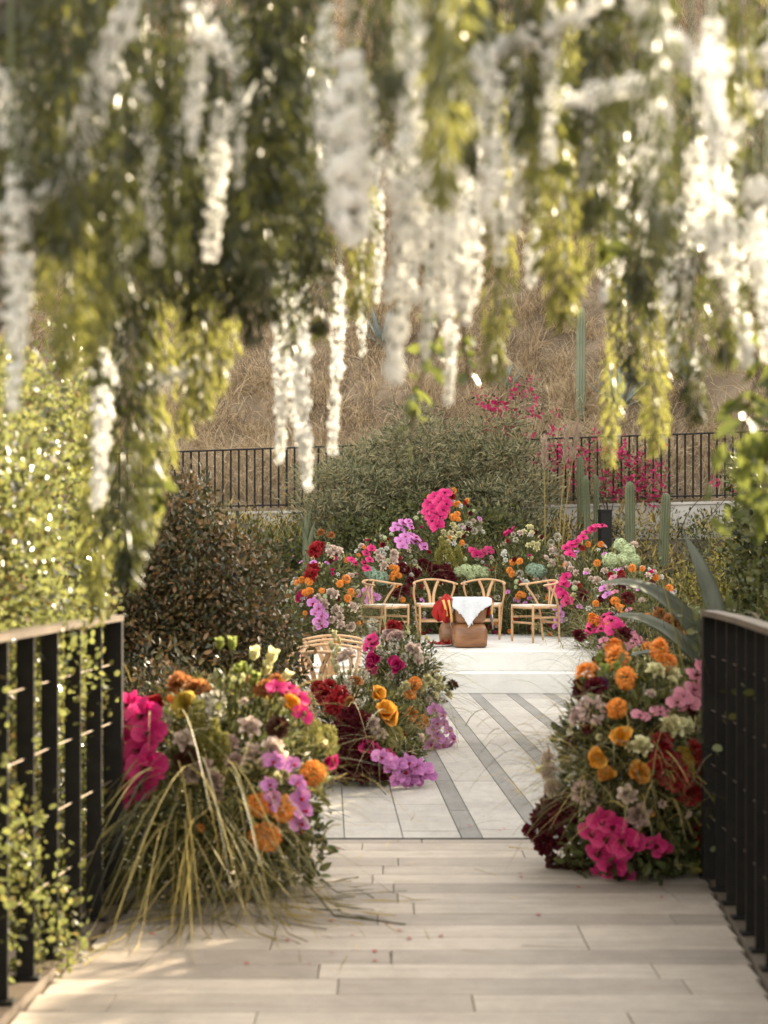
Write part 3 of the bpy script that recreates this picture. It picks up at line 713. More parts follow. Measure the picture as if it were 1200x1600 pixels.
# ------------------------------------------------------------------ flower arrangements: a mound of leaves and grass that carries its blooms
class Mound:
    def __init__(s, label, c, rad, name='flower_arrangement', group='flower arrangements lining the aisle'):
        s.c = np.array(c, float); s.rad = np.array(rad, float)
        s.o = root(name, label, 'flowers', (c[0], c[1], 0 if c[1] < 17 else float(terrain(c[0], c[1]))), group)
        s.base = np.array(s.o.location); s.stems = MB(); s.ns = 0
    def hit(s, px, py, proud=0.0):
        """where the sight line meets the mound, else the nearest point of it"""
        O = np.array([0, 0, CAM_H]); D = np.array([(px - 600) / F, 1, (HZ - py) / F]); rd = s.rad * (1 + proud)
        o, d = (O - s.c) / rd, D / rd
        a, b, c = d @ d, o @ d, o @ o - 1
        disc = b * b - a * c
        t = (-b - math.sqrt(disc)) / a if disc > 0 else -b / a
        p = O + D * t
        p[2] = max(p[2], .02)
        return p, unit((p - s.c) / s.rad ** 2)
    def bloom(s, kind, col, px, py, w, up=.35, out=None, proud=.04, stem=True):
        p, nrm = s.hit(px, py, proud + rng.uniform(-.05, .04))
        r_ = w / 2 / F * p[1]
        face = nrm + np.array([0, -.55, up]) + .28 * rng.normal(size=3)
        if out is not None: face = np.array(out, float) + .15 * rng.normal(size=3)
        if kind in ('plume',): face = np.array([.25 * rng.normal(), -.1, 1.0])
        if kind == 'tassel': face = np.array([0, 0, 1.0])
        m = Matrix(frames(np.array([rng.normal(size=3) if kind != 'orchid' else np.array([.35 * rng.normal(), 0, 1.0])]), face[None])[0].tolist())
        if kind != 'tassel' and kind != 'plume':
            f = unit(face); yv = np.array([.4 * rng.normal(), .2, 1.0]); xv = unit(np.cross(yv, f)); yv = np.cross(f, xv)
            if kind != 'orchid':
                a = rng.uniform(0, 6.3); xv, yv = xv * math.cos(a) + yv * math.sin(a), yv * math.cos(a) - xv * math.sin(a)
            m = Matrix(np.stack([xv, yv, f], -1).tolist())
        else:
            f = unit(face); xv = unit(np.cross(np.array([0, 1.0, .1]), f)); m = Matrix(np.stack([xv, np.cross(f, xv), f], -1).tolist())
        ob = link(BLOOMS[kind][1], bloom_mesh(kind, col, int(rng.integers(0, 4))), s.o, (p - s.base).tolist(), m.to_euler(), tuple(r_ * rng.uniform(.85, 1.12, 3)))
        if stem and kind not in ('tassel',):
            b = s.c + (p - s.c) * np.array([.35, .35, 0]); b[2] = max(.03, s.c[2] - s.rad[2] * .4); mid = (p + b) / 2 + np.array([0, .03, .06])
            s.stems.tube(arc([p - unit(face) * r_ * .4 - s.base, mid - s.base, b - s.base], 5), .0028, 3); s.ns += 1
        return ob
    def many(s, spec):
        for kind, col, w, pts in spec:
            for px, py in pts: s.bloom(kind, col, px, py, w * (1.15 if s.c[1] < 14 else 1.05) * rng.uniform(.85, 1.18))
    def spray(s, col, pts, w, proud=.10, out=None):
        """orchid stem with its blooms along it"""
        pp = [s.hit(px, py, proud) for px, py in pts]
        path = [p - s.base for p, _ in pp]
        t = MB(); t.tube(arc(path, 3 * len(path)) if len(path) > 2 else path, .004, 5)
        sp = link('orchid_spray', t.mesh('orchid_spray', M['stem']), s.o)
        for p, nrm in pp:
            r_ = w / 2 / F * p[1] * rng.uniform(.88, 1.12)
            f = unit((nrm if out is None else np.array(out, float)) + np.array([0, -.9, .25]) + .3 * rng.normal(size=3)); yv = np.array([.35 * rng.normal(), .2, 1.0]); xv = unit(np.cross(yv, f)); yv = np.cross(f, xv)
            m = Matrix(np.stack([xv, yv, f], -1).tolist())
            link('orchid', bloom_mesh('orchid', col, int(rng.integers(0, 3))), sp, (p - s.base + f * .01).tolist(), m.to_euler(), r_)
    def foliage(s, n, size, mat='bed_leaf', T=LEAF6, shell=(.45, 1.02), low=True, name='foliage'):
        d = rdir(n); d[:, 2] = np.abs(d[:, 2]) if not low else d[:, 2]
        rr = rng.uniform(*shell, (n, 1)) * (1 + .10 * np.sin(d[:, :1] * 7 + s.c[0] * 5) * np.cos(d[:, 2:] * 9))
        pos = s.c + d * s.rad * rr
        ok = pos[:, 2] > .01; pos, d = pos[ok], d[ok]
        Vv, Ff = scatter(T, pos - s.base, frames(d * .7 + np.array([0, 0, .35]) + .7 * rdir(len(d))), size * rng.uniform(.6, 1.35, len(d)))
        mb = MB(); mb.add(Vv, *Ff); stuff(link(name, mb.mesh(name, M[mat]), s.o))
    def grass(s, n, L, w, mat='grass_grey', droop=(.25, .9), spread=.6, tilt=.8, name='grass_blades', c=None, bias=(0, 0, 0), K=5, h0=None):
        c = s.c if c is None else np.array(c, float)
        b = c + rng.normal(0, 1, (n, 3)) * s.rad * np.array([spread, spread, .25]) * .6
        b[:, 2] = np.maximum(.01, (c[2] if h0 is None else h0) + rng.normal(0, .25, n) * s.rad[2])
        d = np.stack([rng.normal(0, tilt, n), rng.normal(0, tilt, n), np.full(n, 1.0)], -1) + .6 * unit(b - c) * np.array([1, 1, .2]) + np.array(bias)
        Vv, Ff = blades(b - s.base, d, rng.uniform(L * .55, L * 1.15, n), w * rng.uniform(.6, 1.3, n), rng.uniform(*droop, n), K)
        Vv[:, 2] = np.maximum(Vv[:, 2], .012 - s.base[2] + rng.uniform(0, .01, len(Vv)))
        mb = MB(); mb.add(Vv, *Ff); stuff(link(name, mb.mesh(name, M[mat]), s.o))
    def skirt(s, n, size, mat='bed_leaf', h=.28):
        a = rng.uniform(0, 6.3, n); r_ = np.sqrt(rng.uniform(.2, .95, n)); zz = rng.uniform(.01, h, n)
        pos = np.stack([s.c[0] + s.rad[0] * r_ * np.cos(a), s.c[1] + s.rad[1] * r_ * np.sin(a), zz], -1)
        Vv, Ff = scatter(LEAF6, pos - s.base, frames(rdir(n) + np.array([0, -.2, .2])), size * rng.uniform(.6, 1.3, n)); mb = MB(); mb.add(Vv, *Ff); stuff(link('low_foliage', mb.mesh('low_foliage', M[mat]), s.o))
    def fill(s, n, table, w, top=.2):
        """smaller blooms between the listed ones, over the side that faces the aisle"""
        for _ in range(n):
            d = rdir(1)[0]; d[1] = -abs(d[1]); d[2] = abs(d[2]) * rng.choice([1, 1, -.5]) + .05
            p = s.c + unit(d) * s.rad
            px, py = 600 + p[0] / p[1] * F, HZ - (p[2] - CAM_H) / p[1] * F
            k, c = table[rng.integers(0, len(table))]
            s.bloom(k, c, px, py, w * rng.uniform(.6, 1.1))
    def done(s):
        if s.ns: stuff(link('stems', s.stems.mesh('stems', M['stem']), s.o))

# --- front left, spilling pale grass over the deck
L1 = Mound('big foreground arrangement with pale grass spilling over the planks by the sunlit railing', (-.70, 7.15, .46), (.46, .42, .50))
L1.foliage(1300, .045); L1.foliage(2200, .055, 'bed_leaf', NARROW); L1.foliage(900, .05, 'bed_leaf', LEAF6, (.5, 1.05), True, 'low_foliage'); L1.foliage(900, .05, 'bed_leaf_olive', NARROW); L1.foliage(700, .045, 'bed_leaf_grey')
L1.grass(420, .55, .006, 'grass_grey', (.2, .9)); L1.grass(160, .42, .005, 'grass_straw', (.3, 1.0))
cL = (-.84, 6.74, .40)
L1.grass(110, .55, .0085, 'grass_olive', (.9, 1.7), .32, .45, 'drooping_grass', cL, (.1, -.7, -.75), 7, .36)
L1.grass(190, .40, .004, 'grass_olive', (.8, 1.5), .35, .5, 'drooping_grass', (-.56, 6.80, .24), (.12, -.5, -.6), 7, .20)
L1.grass(120, .60, .008, 'grass_green', (.6, 1.3), .4, .7, 'drooping_grass', (-.95, 6.9, .4), (-.2, -.5, -.2), 6)
L1.spray('magenta', [(203, 1105), (228, 1118), (206, 1132), (236, 1146), (198, 1160), (224, 1172), (204, 1190), (232, 1198), (208, 1216), (226, 1226), (212, 1246)], 62, .2)
L1.many([('poppy', 'crimson', 44, [(241, 1108), (193, 1185)]), ('ruffle', 'bronze', 44, [(281, 1074), (308, 1079)]), ('poppy', 'gold', 42, [(289, 1102)]),
  ('pod', 'beige', 30, [(321, 1102), (338, 1094), (333, 1122), (252, 1128)]), ('plume', 'olive', 62, [(318, 1150), (338, 1165), (305, 1140), (350, 1185)]),
  ('tulip', 'cream', 27, [(397, 1022), (424, 1026), (415, 1046), (446, 1058)]), ('tulip', 'lime', 27, [(343, 1006), (363, 1006), (370, 1046), (383, 1046), (397, 1063)]),
  ('ruffle', 'bronze', 30, [(412, 1076), (430, 1066)]), ('poppy', 'apricot', 36, [(451, 1103), (459, 1098)]),
  ('rose', 'blush', 32, [(390, 1137), (394, 1176), (289, 1156), (426, 1171)]), ('rose', 'mauve', 28, [(360, 1160), (366, 1190), (320, 1197), (301, 1210), (340, 1242), (335, 1217)]),
  ('ruffle', 'brown', 34, [(434, 1137), (291, 1190)]), ('tulip', 'cream', 30, [(409, 1197), (438, 1185), (430, 1221), (446, 1213), (386, 1200)]),
  ('pom', 'orange', 42, [(404, 1258), (443, 1263), (414, 1307), (489, 1208)]), ('poppy', 'magenta', 34, [(443, 1083), (467, 1112), (511, 1190)]),
  ('tassel', 'olive', 40, [(488, 1130), (510, 1140), (495, 1200)])])
L1.spray('lilac', [(427, 1190), (454, 1196), (463, 1224), (466, 1246), (470, 1268), (464, 1288)], 34)
L1.spray('lilac', [(418, 1228), (424, 1242), (420, 1256)], 28); L1.spray('magenta', [(430, 1078), (450, 1080), (466, 1094), (470, 1118)], 34)
L1.fill(22, [('rose', 'cream'), ('rose', 'blush'), ('pom', 'orange'), ('ruffle', 'bronze'), ('tulip', 'cream'), ('poppy', 'crimson')], 22); L1.done()

# --- second left: crimson mass and orchids trailing onto the paving
L2 = Mound('low arrangement with a crimson mass and purple orchids trailing onto the paving', (-.16, 10.55, .28), (.42, .42, .40))
L2.foliage(1100, .042); L2.foliage(2200, .055, 'bed_leaf', NARROW); L2.foliage(700, .045, 'bed_leaf_olive', NARROW); L2.grass(800, .42, .0045, 'grass_grey', (.2, 1.0), .9); L2.grass(150, .5, .005, 'grass_green')
L2.many([('ruffle', 'crimson', 34, [(507, 1086), (522, 1100), (498, 1076), (514, 1074), (530, 1090)]),
  ('ruffle', 'burgundy', 32, [(540, 1128), (552, 1140), (528, 1140), (545, 1160), (560, 1155), (575, 1168), (560, 1180), (540, 1180), (552, 1200), (575, 1190), (590, 1195), (568, 1210), (535, 1205), (600, 1205), (530, 1165), (548, 1112), (565, 1130)]),
  ('poppy', 'apricot', 32, [(590, 1086), (600, 1113), (607, 1120)]), ('poppy', 'bronze', 26, [(555, 1066), (548, 1100)]), ('pod', 'beige', 18, [(567, 1057), (560, 1100), (540, 1080), (545, 1066)]),
  ('rose', 'blush', 22, [(582, 1130), (595, 1146), (535, 1030), (545, 1022)]), ('tassel', 'olive', 26, [(612, 1138), (622, 1140), (606, 1146)]),
  ('tulip', 'cream', 17, [(522, 992), (530, 1002), (518, 1010), (523, 1024), (520, 1034), (526, 1046), (527, 1014)]), ('plume', 'crimson', 30, [(560, 1170), (580, 1180), (550, 1190)])])
L2.spray('magenta', [(572, 1166), (585, 1172), (592, 1182), (604, 1180)], 28)
L2.spray('lilac', [(596, 1184), (606, 1190), (612, 1204), (622, 1196), (630, 1210), (636, 1192), (642, 1206), (652, 1198), (656, 1214), (668, 1212), (640, 1221), (625, 1220), (662, 1204), (648, 1222)], 30, .45, (.2, -1, .5))
L2.fill(22, [('rose', 'blush'), ('pod', 'beige'), ('ruffle', 'burgundy'), ('poppy', 'bronze')], 18); L2.done()

# --- third left: marigolds, cream roses, lilac orchids at the stage step
L3 = Mound('tall loose arrangement with marigolds and a lilac orchid fall by the white step', (.13, 12.3, .45), (.33, .40, .50))
L3.foliage(1000, .042); L3.foliage(2000, .055, 'bed_leaf', NARROW); L3.foliage(900, .045, 'bed_leaf_grey'); L3.grass(620, .55, .0045, 'grass_grey', (.2, 1.0)); L3.grass(150, .5, .005, 'grass_straw')
L3.many([('pom', 'orange', 22, [(640, 1085), (640, 1116), (660, 1128), (662, 1158), (648, 1068)]), ('rose', 'cream', 16, [(655, 1077), (680, 1087), (690, 1072), (675, 1067), (668, 1061), (700, 1086), (662, 1072), (684, 1060), (626, 1080), (634, 1072)]),
  ('ruffle', 'brown', 20, [(707, 1070)]), ('poppy', 'magenta', 24, [(580, 1040), (586, 1030), (615, 1035), (622, 1042)]), ('orchid', 'magenta', 22, [(581, 1000), (577, 1012), (584, 1008), (580, 1050)]),
  ('ruffle', 'crimson', 20, [(619, 980), (612, 978)]), ('pod', 'beige', 16, [(583, 975), (583, 986), (615, 1012), (631, 1027), (567, 1057), (654, 1030), (596, 1022)]), ('rose', 'mauve', 24, [(615, 995), (608, 992), (622, 994)]),
  ('rose', 'blush', 17, [(649, 1017), (609, 1058), (655, 1033), (641, 1012)])])
L3.spray('lilac', [(678, 1108), (688, 1116), (680, 1128), (674, 1140), (690, 1132), (682, 1152), (698, 1142), (672, 1160), (690, 1160), (704, 1154), (678, 1168), (700, 1166)], 24, .30)
L3.fill(18, [('pod', 'beige'), ('rose', 'blush'), ('rose', 'cream'), ('ruffle', 'burgundy')], 13); L3.done()

# --- front right beside the dark railing
R1 = Mound('big foreground arrangement with orange poppies beside the dark shaded railing', (1.17, 7.55, .47), (.34, .40, .50))
R1.foliage(1300, .045); R1.foliage(2200, .055, 'bed_leaf', NARROW); R1.foliage(900, .05, 'bed_leaf', LEAF6, (.5, 1.05), True, 'low_foliage'); R1.foliage(1200, .05, 'bed_leaf_olive', NARROW); R1.foliage(600, .045, 'bed_leaf_grey')
R1.grass(700, .38, .005, 'grass_grey', (.2, 1.0), .8); R1.grass(500, .38, .005, 'grass_straw', (.3, 1.1), .9); R1.grass(200, .45, .005, 'grass_green'); R1.grass(420, .42, .0035, 'grass_olive', (.2, 1.1), .9)
R1.many([('pom', 'orange', 36, [(960, 1012), (965, 1030), (919, 1054), (978, 1060), (964, 1107), (1042, 1037), (1030, 1016)]), ('poppy', 'apricot', 36, [(972, 1154), (934, 1187), (947, 1214), (1000, 1211), (996, 1206)]),
  ('rose', 'cream', 34, [(1049, 1137), (1071, 1134), (1003, 1166), (1024, 1048), (1045, 1050)]), ('tulip', 'lime', 28, [(940, 1032), (947, 1052), (967, 1047)]), ('ruffle', 'burgundy', 34, [(910, 1077), (928, 1074)]), ('ruffle', 'plum', 26, [(938, 1070)]),
  ('ruffle', 'crimson', 34, [(1034, 1160), (1050, 1190), (1097, 1190), (1060, 1215), (1030, 1190), (1085, 1175), (1100, 1215), (1045, 1210), (1092, 1310), (1102, 1295), (1080, 1240)]), ('tassel', 'gold', 24, [(1073, 1180), (1068, 1170)]),
  ('rose', 'blush', 28, [(857, 1184), (859, 1207), (870, 1238), (980, 1241), (862, 1232)]), ('tulip', 'cream', 22, [(845, 1200), (890, 1214)]), ('pod', 'mauve', 44, [(912, 1240), (925, 1110)]), ('rose', 'mauve', 32, [(998, 1274), (903, 1118)]),
  ('ruffle', 'brown', 17, [(877, 1143), (890, 1160)]), ('ruffle', 'burgundy', 38, [(853, 1263), (837, 1298), (850, 1320), (870, 1254), (862, 1285), (880, 1270), (846, 1280), (866, 1310)]),
  ('ruffle', 'brown', 32, [(866, 1349), (888, 1362), (905, 1375)]), ('poppy', 'gold', 22, [(1105, 1385), (1094, 1380)]), ('orchid', 'pink', 28, [(1031, 1114), (1001, 1119)])])
R1.skirt(1100, .06); L1.skirt(900, .06); L2.skirt(700, .055); L3.skirt(600, .05)
R1.spray('pink', [(1092, 1046), (1084, 1060), (1094, 1072), (1080, 1080), (1092, 1090), (1066, 1090), (1054, 1100), (1076, 1100)], 34)
R1.spray('magenta', [(940, 1280), (958, 1288), (930, 1296), (950, 1308), (976, 1308), (940, 1326), (968, 1326), (958, 1350), (948, 1378), (968, 1376), (982, 1318)], 48, .16)
R1.spray('magenta', [(1024, 1318), (1034, 1326)], 34)
R1.fill(14, [('rose', 'blush'), ('ruffle', 'burgundy'), ('rose', 'cream'), ('poppy', 'apricot')], 20); R1.done()

# --- right, farther on
R2 = Mound('mid-distance arrangement behind the orange poppies, with magenta orchids and bronze blooms', (2.10, 12.8, .50), (.44, .50, .60))
R2.foliage(1200, .042); R2.foliage(2400, .055, 'bed_leaf', NARROW); R2.foliage(1200, .045, 'bed_leaf_grey'); R2.grass(1000, .5, .0045, 'grass_grey', (.2, 1.0), .9); R2.grass(200, .5, .005, 'grass_straw')
R2.many([('orchid', 'magenta', 28, [(930, 978), (942, 984), (957, 972), (962, 984), (948, 966), (924, 988)]), ('pom', 'orange', 19, [(927, 967), (936, 972), (1042, 1036), (1012, 1012), (1085, 1003)]), ('ruffle', 'burgundy', 24, [(905, 993), (967, 1002), (975, 992)]),
  ('orchid', 'pink', 18, [(994, 1000), (988, 994), (1000, 1006), (985, 1016), (978, 1012)]), ('rose', 'cream', 17, [(994, 1018), (990, 1028), (1012, 1024), (1000, 1044)]), ('ruffle', 'bronze', 22, [(1030, 961), (1045, 969), (1052, 976), (1064, 978), (1056, 966)]), ('pom', 'gold', 14, [(1062, 970), (1070, 976), (1040, 976)])])
R2.fill(40, [('rose', 'blush'), ('pod', 'beige'), ('ruffle', 'burgundy'), ('pom', 'orange'), ('orchid', 'pink'), ('spray', 'cream')], 14); R2.done()

# --- the bed that rings the stage
GB = 'flower bed sections behind the stage'
def bed(label, px, ytop, z, wpx, depth=.6):
    x = (px - 600) / F * z; top = CAM_H + (HZ - ytop) / F * z; b = float(terrain(x, z))
    m = Mound(label, (x, z, b + (top - b) * .42), (wpx / 2 / F * z, depth, (top - b) * .58), 'flower_bed', GB)
    k = wpx / 110
    m.foliage(int(1300 * k), .045, 'bed_leaf'); m.foliage(int(1800 * k), .06, 'bed_leaf', NARROW); m.foliage(int(1300 * k), .05, 'bed_leaf_grey'); m.foliage(int(1100 * k), .06, 'bed_leaf_olive', NARROW)
    m.grass(int(1000 * k), .55, .0055, 'grass_grey', (.2, .9), .9); m.grass(int(250 * k), .55, .0055, 'grass_green', (.1, .7), .9)
    return m
small = [('rose', 'blush'), ('rose', 'white'), ('pod', 'beige'), ('rose', 'blush'), ('spray', 'cream'), ('ruffle', 'burgundy'), ('rose', 'white'), ('pom', 'orange'), ('poppy', 'magenta'), ('ruffle', 'crimson'), ('hyd', 'pale_green'), ('orchid', 'lilac')]
B1 = bed('flower bed section with red dahlias and lilac orchids at the bush end of the stage', 505, 848, 18.4, 120, .5)
B1.many([('ruffle', 'crimson', 22, [(491, 861), (489, 887), (486, 898), (494, 856)]), ('rose', 'blush', 16, [(521, 858), (515, 864), (527, 862), (523, 929), (496, 935), (551, 949), (525, 953), (531, 965), (532, 977), (507, 946), (548, 980), (518, 968), (517, 926), (505, 942)]),
  ('ruffle', 'bronze', 14, [(517, 836), (501, 832)]), ('pom', 'orange', 13, [(541, 905), (531, 912), (548, 924), (543, 935), (465, 911), (483, 908), (484, 923), (472, 906), (478, 926)]), ('poppy', 'magenta', 16, [(468, 935), (472, 928)])])
B1.spray('magenta', [(579, 858), (571, 866), (576, 876), (567, 882), (572, 890), (553, 881), (548, 876)], 16)
B1.spray('lilac', [(490, 942), (498, 950), (494, 958), (503, 962), (498, 970), (504, 976)], 20); B1.fill(85, small, 10); B1.done()
B2 = bed('flower bed section with lilac sprays and blush roses behind the first stage chair', 600, 832, 20.6, 130)
B2.many([('rose', 'blush', 15, [(593, 871), (616, 865), (615, 876), (600, 884), (590, 864)]), ('rose', 'white', 9, [(596, 860), (604, 857), (557, 861), (600, 866)]), ('hyd', 'teal', 24, [(585, 900), (578, 894), (596, 904)]),
  ('pom', 'orange', 11, [(619, 889), (623, 899), (612, 903), (619, 915), (615, 897), (629, 937)]), ('ruffle', 'burgundy', 20, [(637, 891), (643, 908), (628, 886), (648, 895), (618, 928), (630, 922)])])
B2.spray('lilac', [(620, 823), (628, 818), (637, 816), (640, 824), (626, 829), (616, 828)], 16); B2.spray('lilac', [(624, 846), (632, 840), (640, 838), (648, 842), (656, 848), (660, 854), (634, 848), (646, 848), (628, 854)], 18)
B2.spray('lilac', [(574, 922), (580, 930), (588, 934), (578, 938)], 16); B2.fill(85, small, 10); B2.done()
B3 = bed('tallest flower bed section with a big magenta orchid head above the stage table', 700, 775, 21.3, 150)
B3.many([('pom', 'orange', 11, [(709, 767), (707, 776), (715, 788), (729, 783), (715, 803), (708, 808), (671, 777)]), ('rose', 'cream', 10, [(707, 820), (693, 831), (709, 841), (698, 836), (717, 835), (712, 826), (700, 848), (704, 833), (688, 842), (722, 832)]),
  ('pod', 'beige', 12, [(721, 823), (733, 820), (749, 825), (741, 830)]), ('plume', 'olive', 36, [(690, 868), (700, 862), (712, 872), (723, 880), (684, 876), (706, 882)]), ('ruffle', 'burgundy', 22, [(669, 885), (696, 892), (660, 880), (690, 903), (704, 898), (678, 892)]),
  ('orchid', 'magenta', 16, [(743, 867), (756, 863), (749, 866), (764, 860), (738, 862)]), ('hyd', 'pale_green', 22, [(728, 891), (745, 892), (715, 893), (736, 900), (756, 895)])])
B3.spray('magenta', [(680, 778), (670, 788), (686, 786), (676, 796), (692, 796), (668, 800), (682, 804), (690, 808), (678, 814), (684, 822), (696, 772), (690, 780), (674, 806), (696, 788)], 22); B3.fill(80, small, 10); B3.done()
B4 = bed('flower bed section with yellow balls and blush roses between the two far chairs', 820, 828, 20.9, 130)
B4.many([('orchid', 'magenta', 16, [(795, 832), (790, 836), (800, 828)]), ('rose', 'cream', 11, [(819, 831), (828, 824), (831, 833), (845, 841), (833, 849), (838, 857), (826, 852), (841, 850)]), ('rose', 'blush', 12, [(861, 861), (877, 871), (853, 872), (866, 858), (837, 905), (851, 906), (862, 880)]),
  ('hyd', 'teal', 26, [(840, 892), (832, 890)]), ('pom', 'orange', 11, [(801, 879), (812, 877), (800, 897), (796, 891), (813, 928), (818, 930), (810, 932)]), ('pod', 'beige', 12, [(861, 848), (871, 839), (871, 861), (812, 897), (834, 936)]), ('rose', 'white', 12, [(817, 907), (822, 911)])])
B4.grass(300, .7, .006, 'grass_grey', (.6, 1.3)); B4.fill(80, small, 10); B4.done()
B5 = bed('flower bed section with an arching magenta orchid stem and pale green hydrangeas', 925, 850, 20.3, 150)
B5.many([('pom', 'orange', 12, [(919, 851), (939, 851), (933, 880), (931, 943), (960, 940), (971, 951)]), ('hyd', 'pale_green', 25, [(968, 852), (953, 876), (971, 876), (988, 876), (965, 897), (980, 862)]), ('rose', 'blush', 13, [(992, 851), (897, 869), (887, 883), (892, 889), (900, 895), (917, 893), (945, 892), (924, 905), (933, 907), (900, 913)]),
  ('ruffle', 'burgundy', 20, [(972, 909), (981, 935), (956, 940), (912, 930)]), ('rose', 'cream', 12, [(896, 932), (833, 981), (847, 984), (840, 978), (953, 930)])])
B5.spray('magenta', [(940, 824), (932, 824), (924, 828), (916, 834), (910, 842), (902, 848), (894, 852), (886, 858), (890, 868)], 17, .12); B5.spray('magenta', [(865, 918), (874, 924), (882, 912), (884, 903), (880, 930), (887, 940)], 20); B5.spray('lilac', [(871, 951), (876, 960), (873, 968), (870, 978)], 16)
B5.fill(90, small, 10); B5.done()
B6 = bed('flower bed section with grey-green leaves and bright marigolds beside the stage corner', 990, 885, 17.6, 170)
B6.many([('pom', 'orange', 14, [(931, 943), (961, 939), (971, 951)]), ('ruffle', 'burgundy', 22, [(972, 909), (981, 934), (956, 940)]), ('orchid', 'lilac', 14, [(945, 920), (949, 930)])])
B6.grass(300, .6, .006, 'grass_straw', (.1, .8)); B6.fill(90, small + [('pom', 'orange'), ('orchid', 'pink')], 13); B6.done()

# ------------------------------------------------------------------ shrubs, hedge, cacti, agaves
def clumps(cc, per, spread, size, T, origin, up=.3, jit=1.0, aspect=(1, 1, 1)):
    """leaves gathered round the clump centres cc"""
    n = len(cc) * per
    off = rng.normal(0, 1, (n, 3)) * spread * np.array(aspect); pos = np.repeat(cc, per, 0) + off
    d = unit(off) * .8 + np.array([0, 0, up]) + jit * .6 * rdir(n)
    pos[:, 2] = np.maximum(pos[:, 2], .02)
    return scatter(T, pos - np.array(origin), frames(d, rdir(n) + np.array([0, -.2, .6])), size * rng.uniform(.6, 1.35, n))
def in_ellipsoid(n, c, rad, p=2.4, lump=.16):
    d = rdir(n); r_ = rng.random((n, 1)) ** (1 / p) * (1 + lump * np.sin(5 * d[:, :1] + 2) * np.cos(6 * d[:, 2:] + 1))
    return np.array(c) + d * np.array(rad) * r_
def limbs(o, name, base, ends, r0, mat='bark'):
    for e in ends:
        e = np.array(e, float); b = np.array(base, float); m = (b + e) / 2 + rng.normal(0, .08, 3)
        c = arc([b - np.array(o.location), m - np.array(o.location), e - np.array(o.location)], 8)
        t = MB(); t.tube(c, np.linspace(r0, r0 * .3, len(c)), 5); link(name, t.mesh(name, M[mat], True), o)

def shrub(name, label, cat, c, rad, ncl, per, spread, size, mat, T=LEAF6, p=2.4, nlimb=6, group=None, aspect=(1, 1, 1), up=.3, base=None):
    b = (c[0], c[1], max(0, float(terrain(c[0], c[1]))) if c[1] > 9 else -.1) if base is None else base
    o = root(name, label, cat, b, group)
    cc = in_ellipsoid(ncl, c, rad, p)
    Vv, Ff = clumps(cc, per, spread, size, T, b, up, 1.0, aspect)
    mb = MB(); mb.add(Vv, *Ff); link('foliage', mb.mesh('foliage', M[mat]), o)
    limbs(o, 'branch', b, in_ellipsoid(nlimb, c, np.array(rad) * .75), .022 * max(1, rad[2]))
    return o

# round red-tipped bush on the far side of the sunlit railing
shrub('red_tipped_bush', 'dense round dark bush with reddish leaf tips beside the guest chairs', 'bush', (-1.32, 10.6, .88), (.74, .54, 1.02), 1350, 30, .06, .042, 'bush_leaf', LEAF6, 3.2, 8)
shrub('red_tipped_bush', 'low spreading dark bush behind the cream tulips', 'bush', (-1.25, 9.3, .35), (.6, .5, .52), 260, 24, .07, .045, 'bush_leaf', LEAF6, 3.0, 5)
# feathery grey-green shrubs in front of the fence
GS = 'feathery shrubs in front of the iron fence'
shrub('feathery_shrub', 'big feathery grey-green shrub in the middle below the dry hill', 'shrub', (.62, 24.2, 2.45), (1.2, .8, 1.15), 420, 54, .085, .10, 'shrub_leaf', NARROW, 2.6, 9, GS, (1.5, 1, .5), .5)
shrub('feathery_shrub', 'feathery grey-green shrub hiding the fence beside the bright blossom tips', 'shrub', (-.55, 23.7, 2.1), (.75, .7, .95), 210, 54, .085, .10, 'shrub_leaf', NARROW, 2.6, 7, GS, (1.5, 1, .5), .5)
shrub('feathery_shrub', 'feathery grey-green shrub with bougainvillea growing through its top', 'shrub', (1.75, 24.0, 2.4), (.80, .7, 1.1), 220, 54, .085, .10, 'shrub_leaf', NARROW, 2.6, 7, GS, (1.5, 1, .5), .5)
shrub('feathery_shrub', 'low dark shrub filling the bed right behind the tallest orchid head', 'shrub', (.75, 22.9, 1.45), (1.5, .5, .75), 260, 40, .11, .07, 'bed_leaf', LEAF6, 2.6, 5, GS)
shrub('feathery_shrub', 'low dark shrub behind the lilac sprays at the plastered wall', 'shrub', (-1.5, 22.6, 1.0), (1.0, .5, .65), 160, 40, .11, .07, 'bed_leaf', LEAF6, 2.6, 5, GS)
# bougainvillea
BRACT = []
for k in range(4):
    Vv, Ff = clumps(np.array([[0, 0, 50.0]]), 13, .055, .075, ROUND, (0, 0, 50.0)); mb = MB(); mb.add(Vv, *Ff); BRACT.append(mb.mesh('bract_cluster', M['bract']))
def bougainvillea(label, pts, z, n, base):
    o = root('bougainvillea', label, 'bougainvillea', base, 'bougainvillea by the fence')
    cc = np.array([P(px + rng.normal(0, 14), py + rng.normal(0, 12), z + rng.uniform(-.25, .2)) for px, py in pts for _ in range(n)])
    sel = rng.random(len(cc)) < .85
    for p in cc[sel]: link('bract_cluster', BRACT[int(rng.integers(0, 4))], o, (p - np.array(base)).tolist(), rng.uniform(0, 6, 3).tolist(), rng.uniform(.55, 1.0))['kind'] = 'stuff'
    Vv, Ff = clumps(cc, 9, .10, .06, LEAF6, base); mb = MB(); mb.add(Vv, *Ff); link('foliage', mb.mesh('foliage', M['bed_leaf']), o)
    limbs(o, 'branch', base, cc[::max(1, len(cc) // 9)], .012)
bougainvillea('magenta bougainvillea scrambling over the top of the grey-green shrub', [(760, 625), (790, 645), (815, 610), (830, 640), (808, 660), (776, 660), (840, 655), (822, 680), (775, 630)], 24.3, 3, (2.0, 24.3, 1.5))
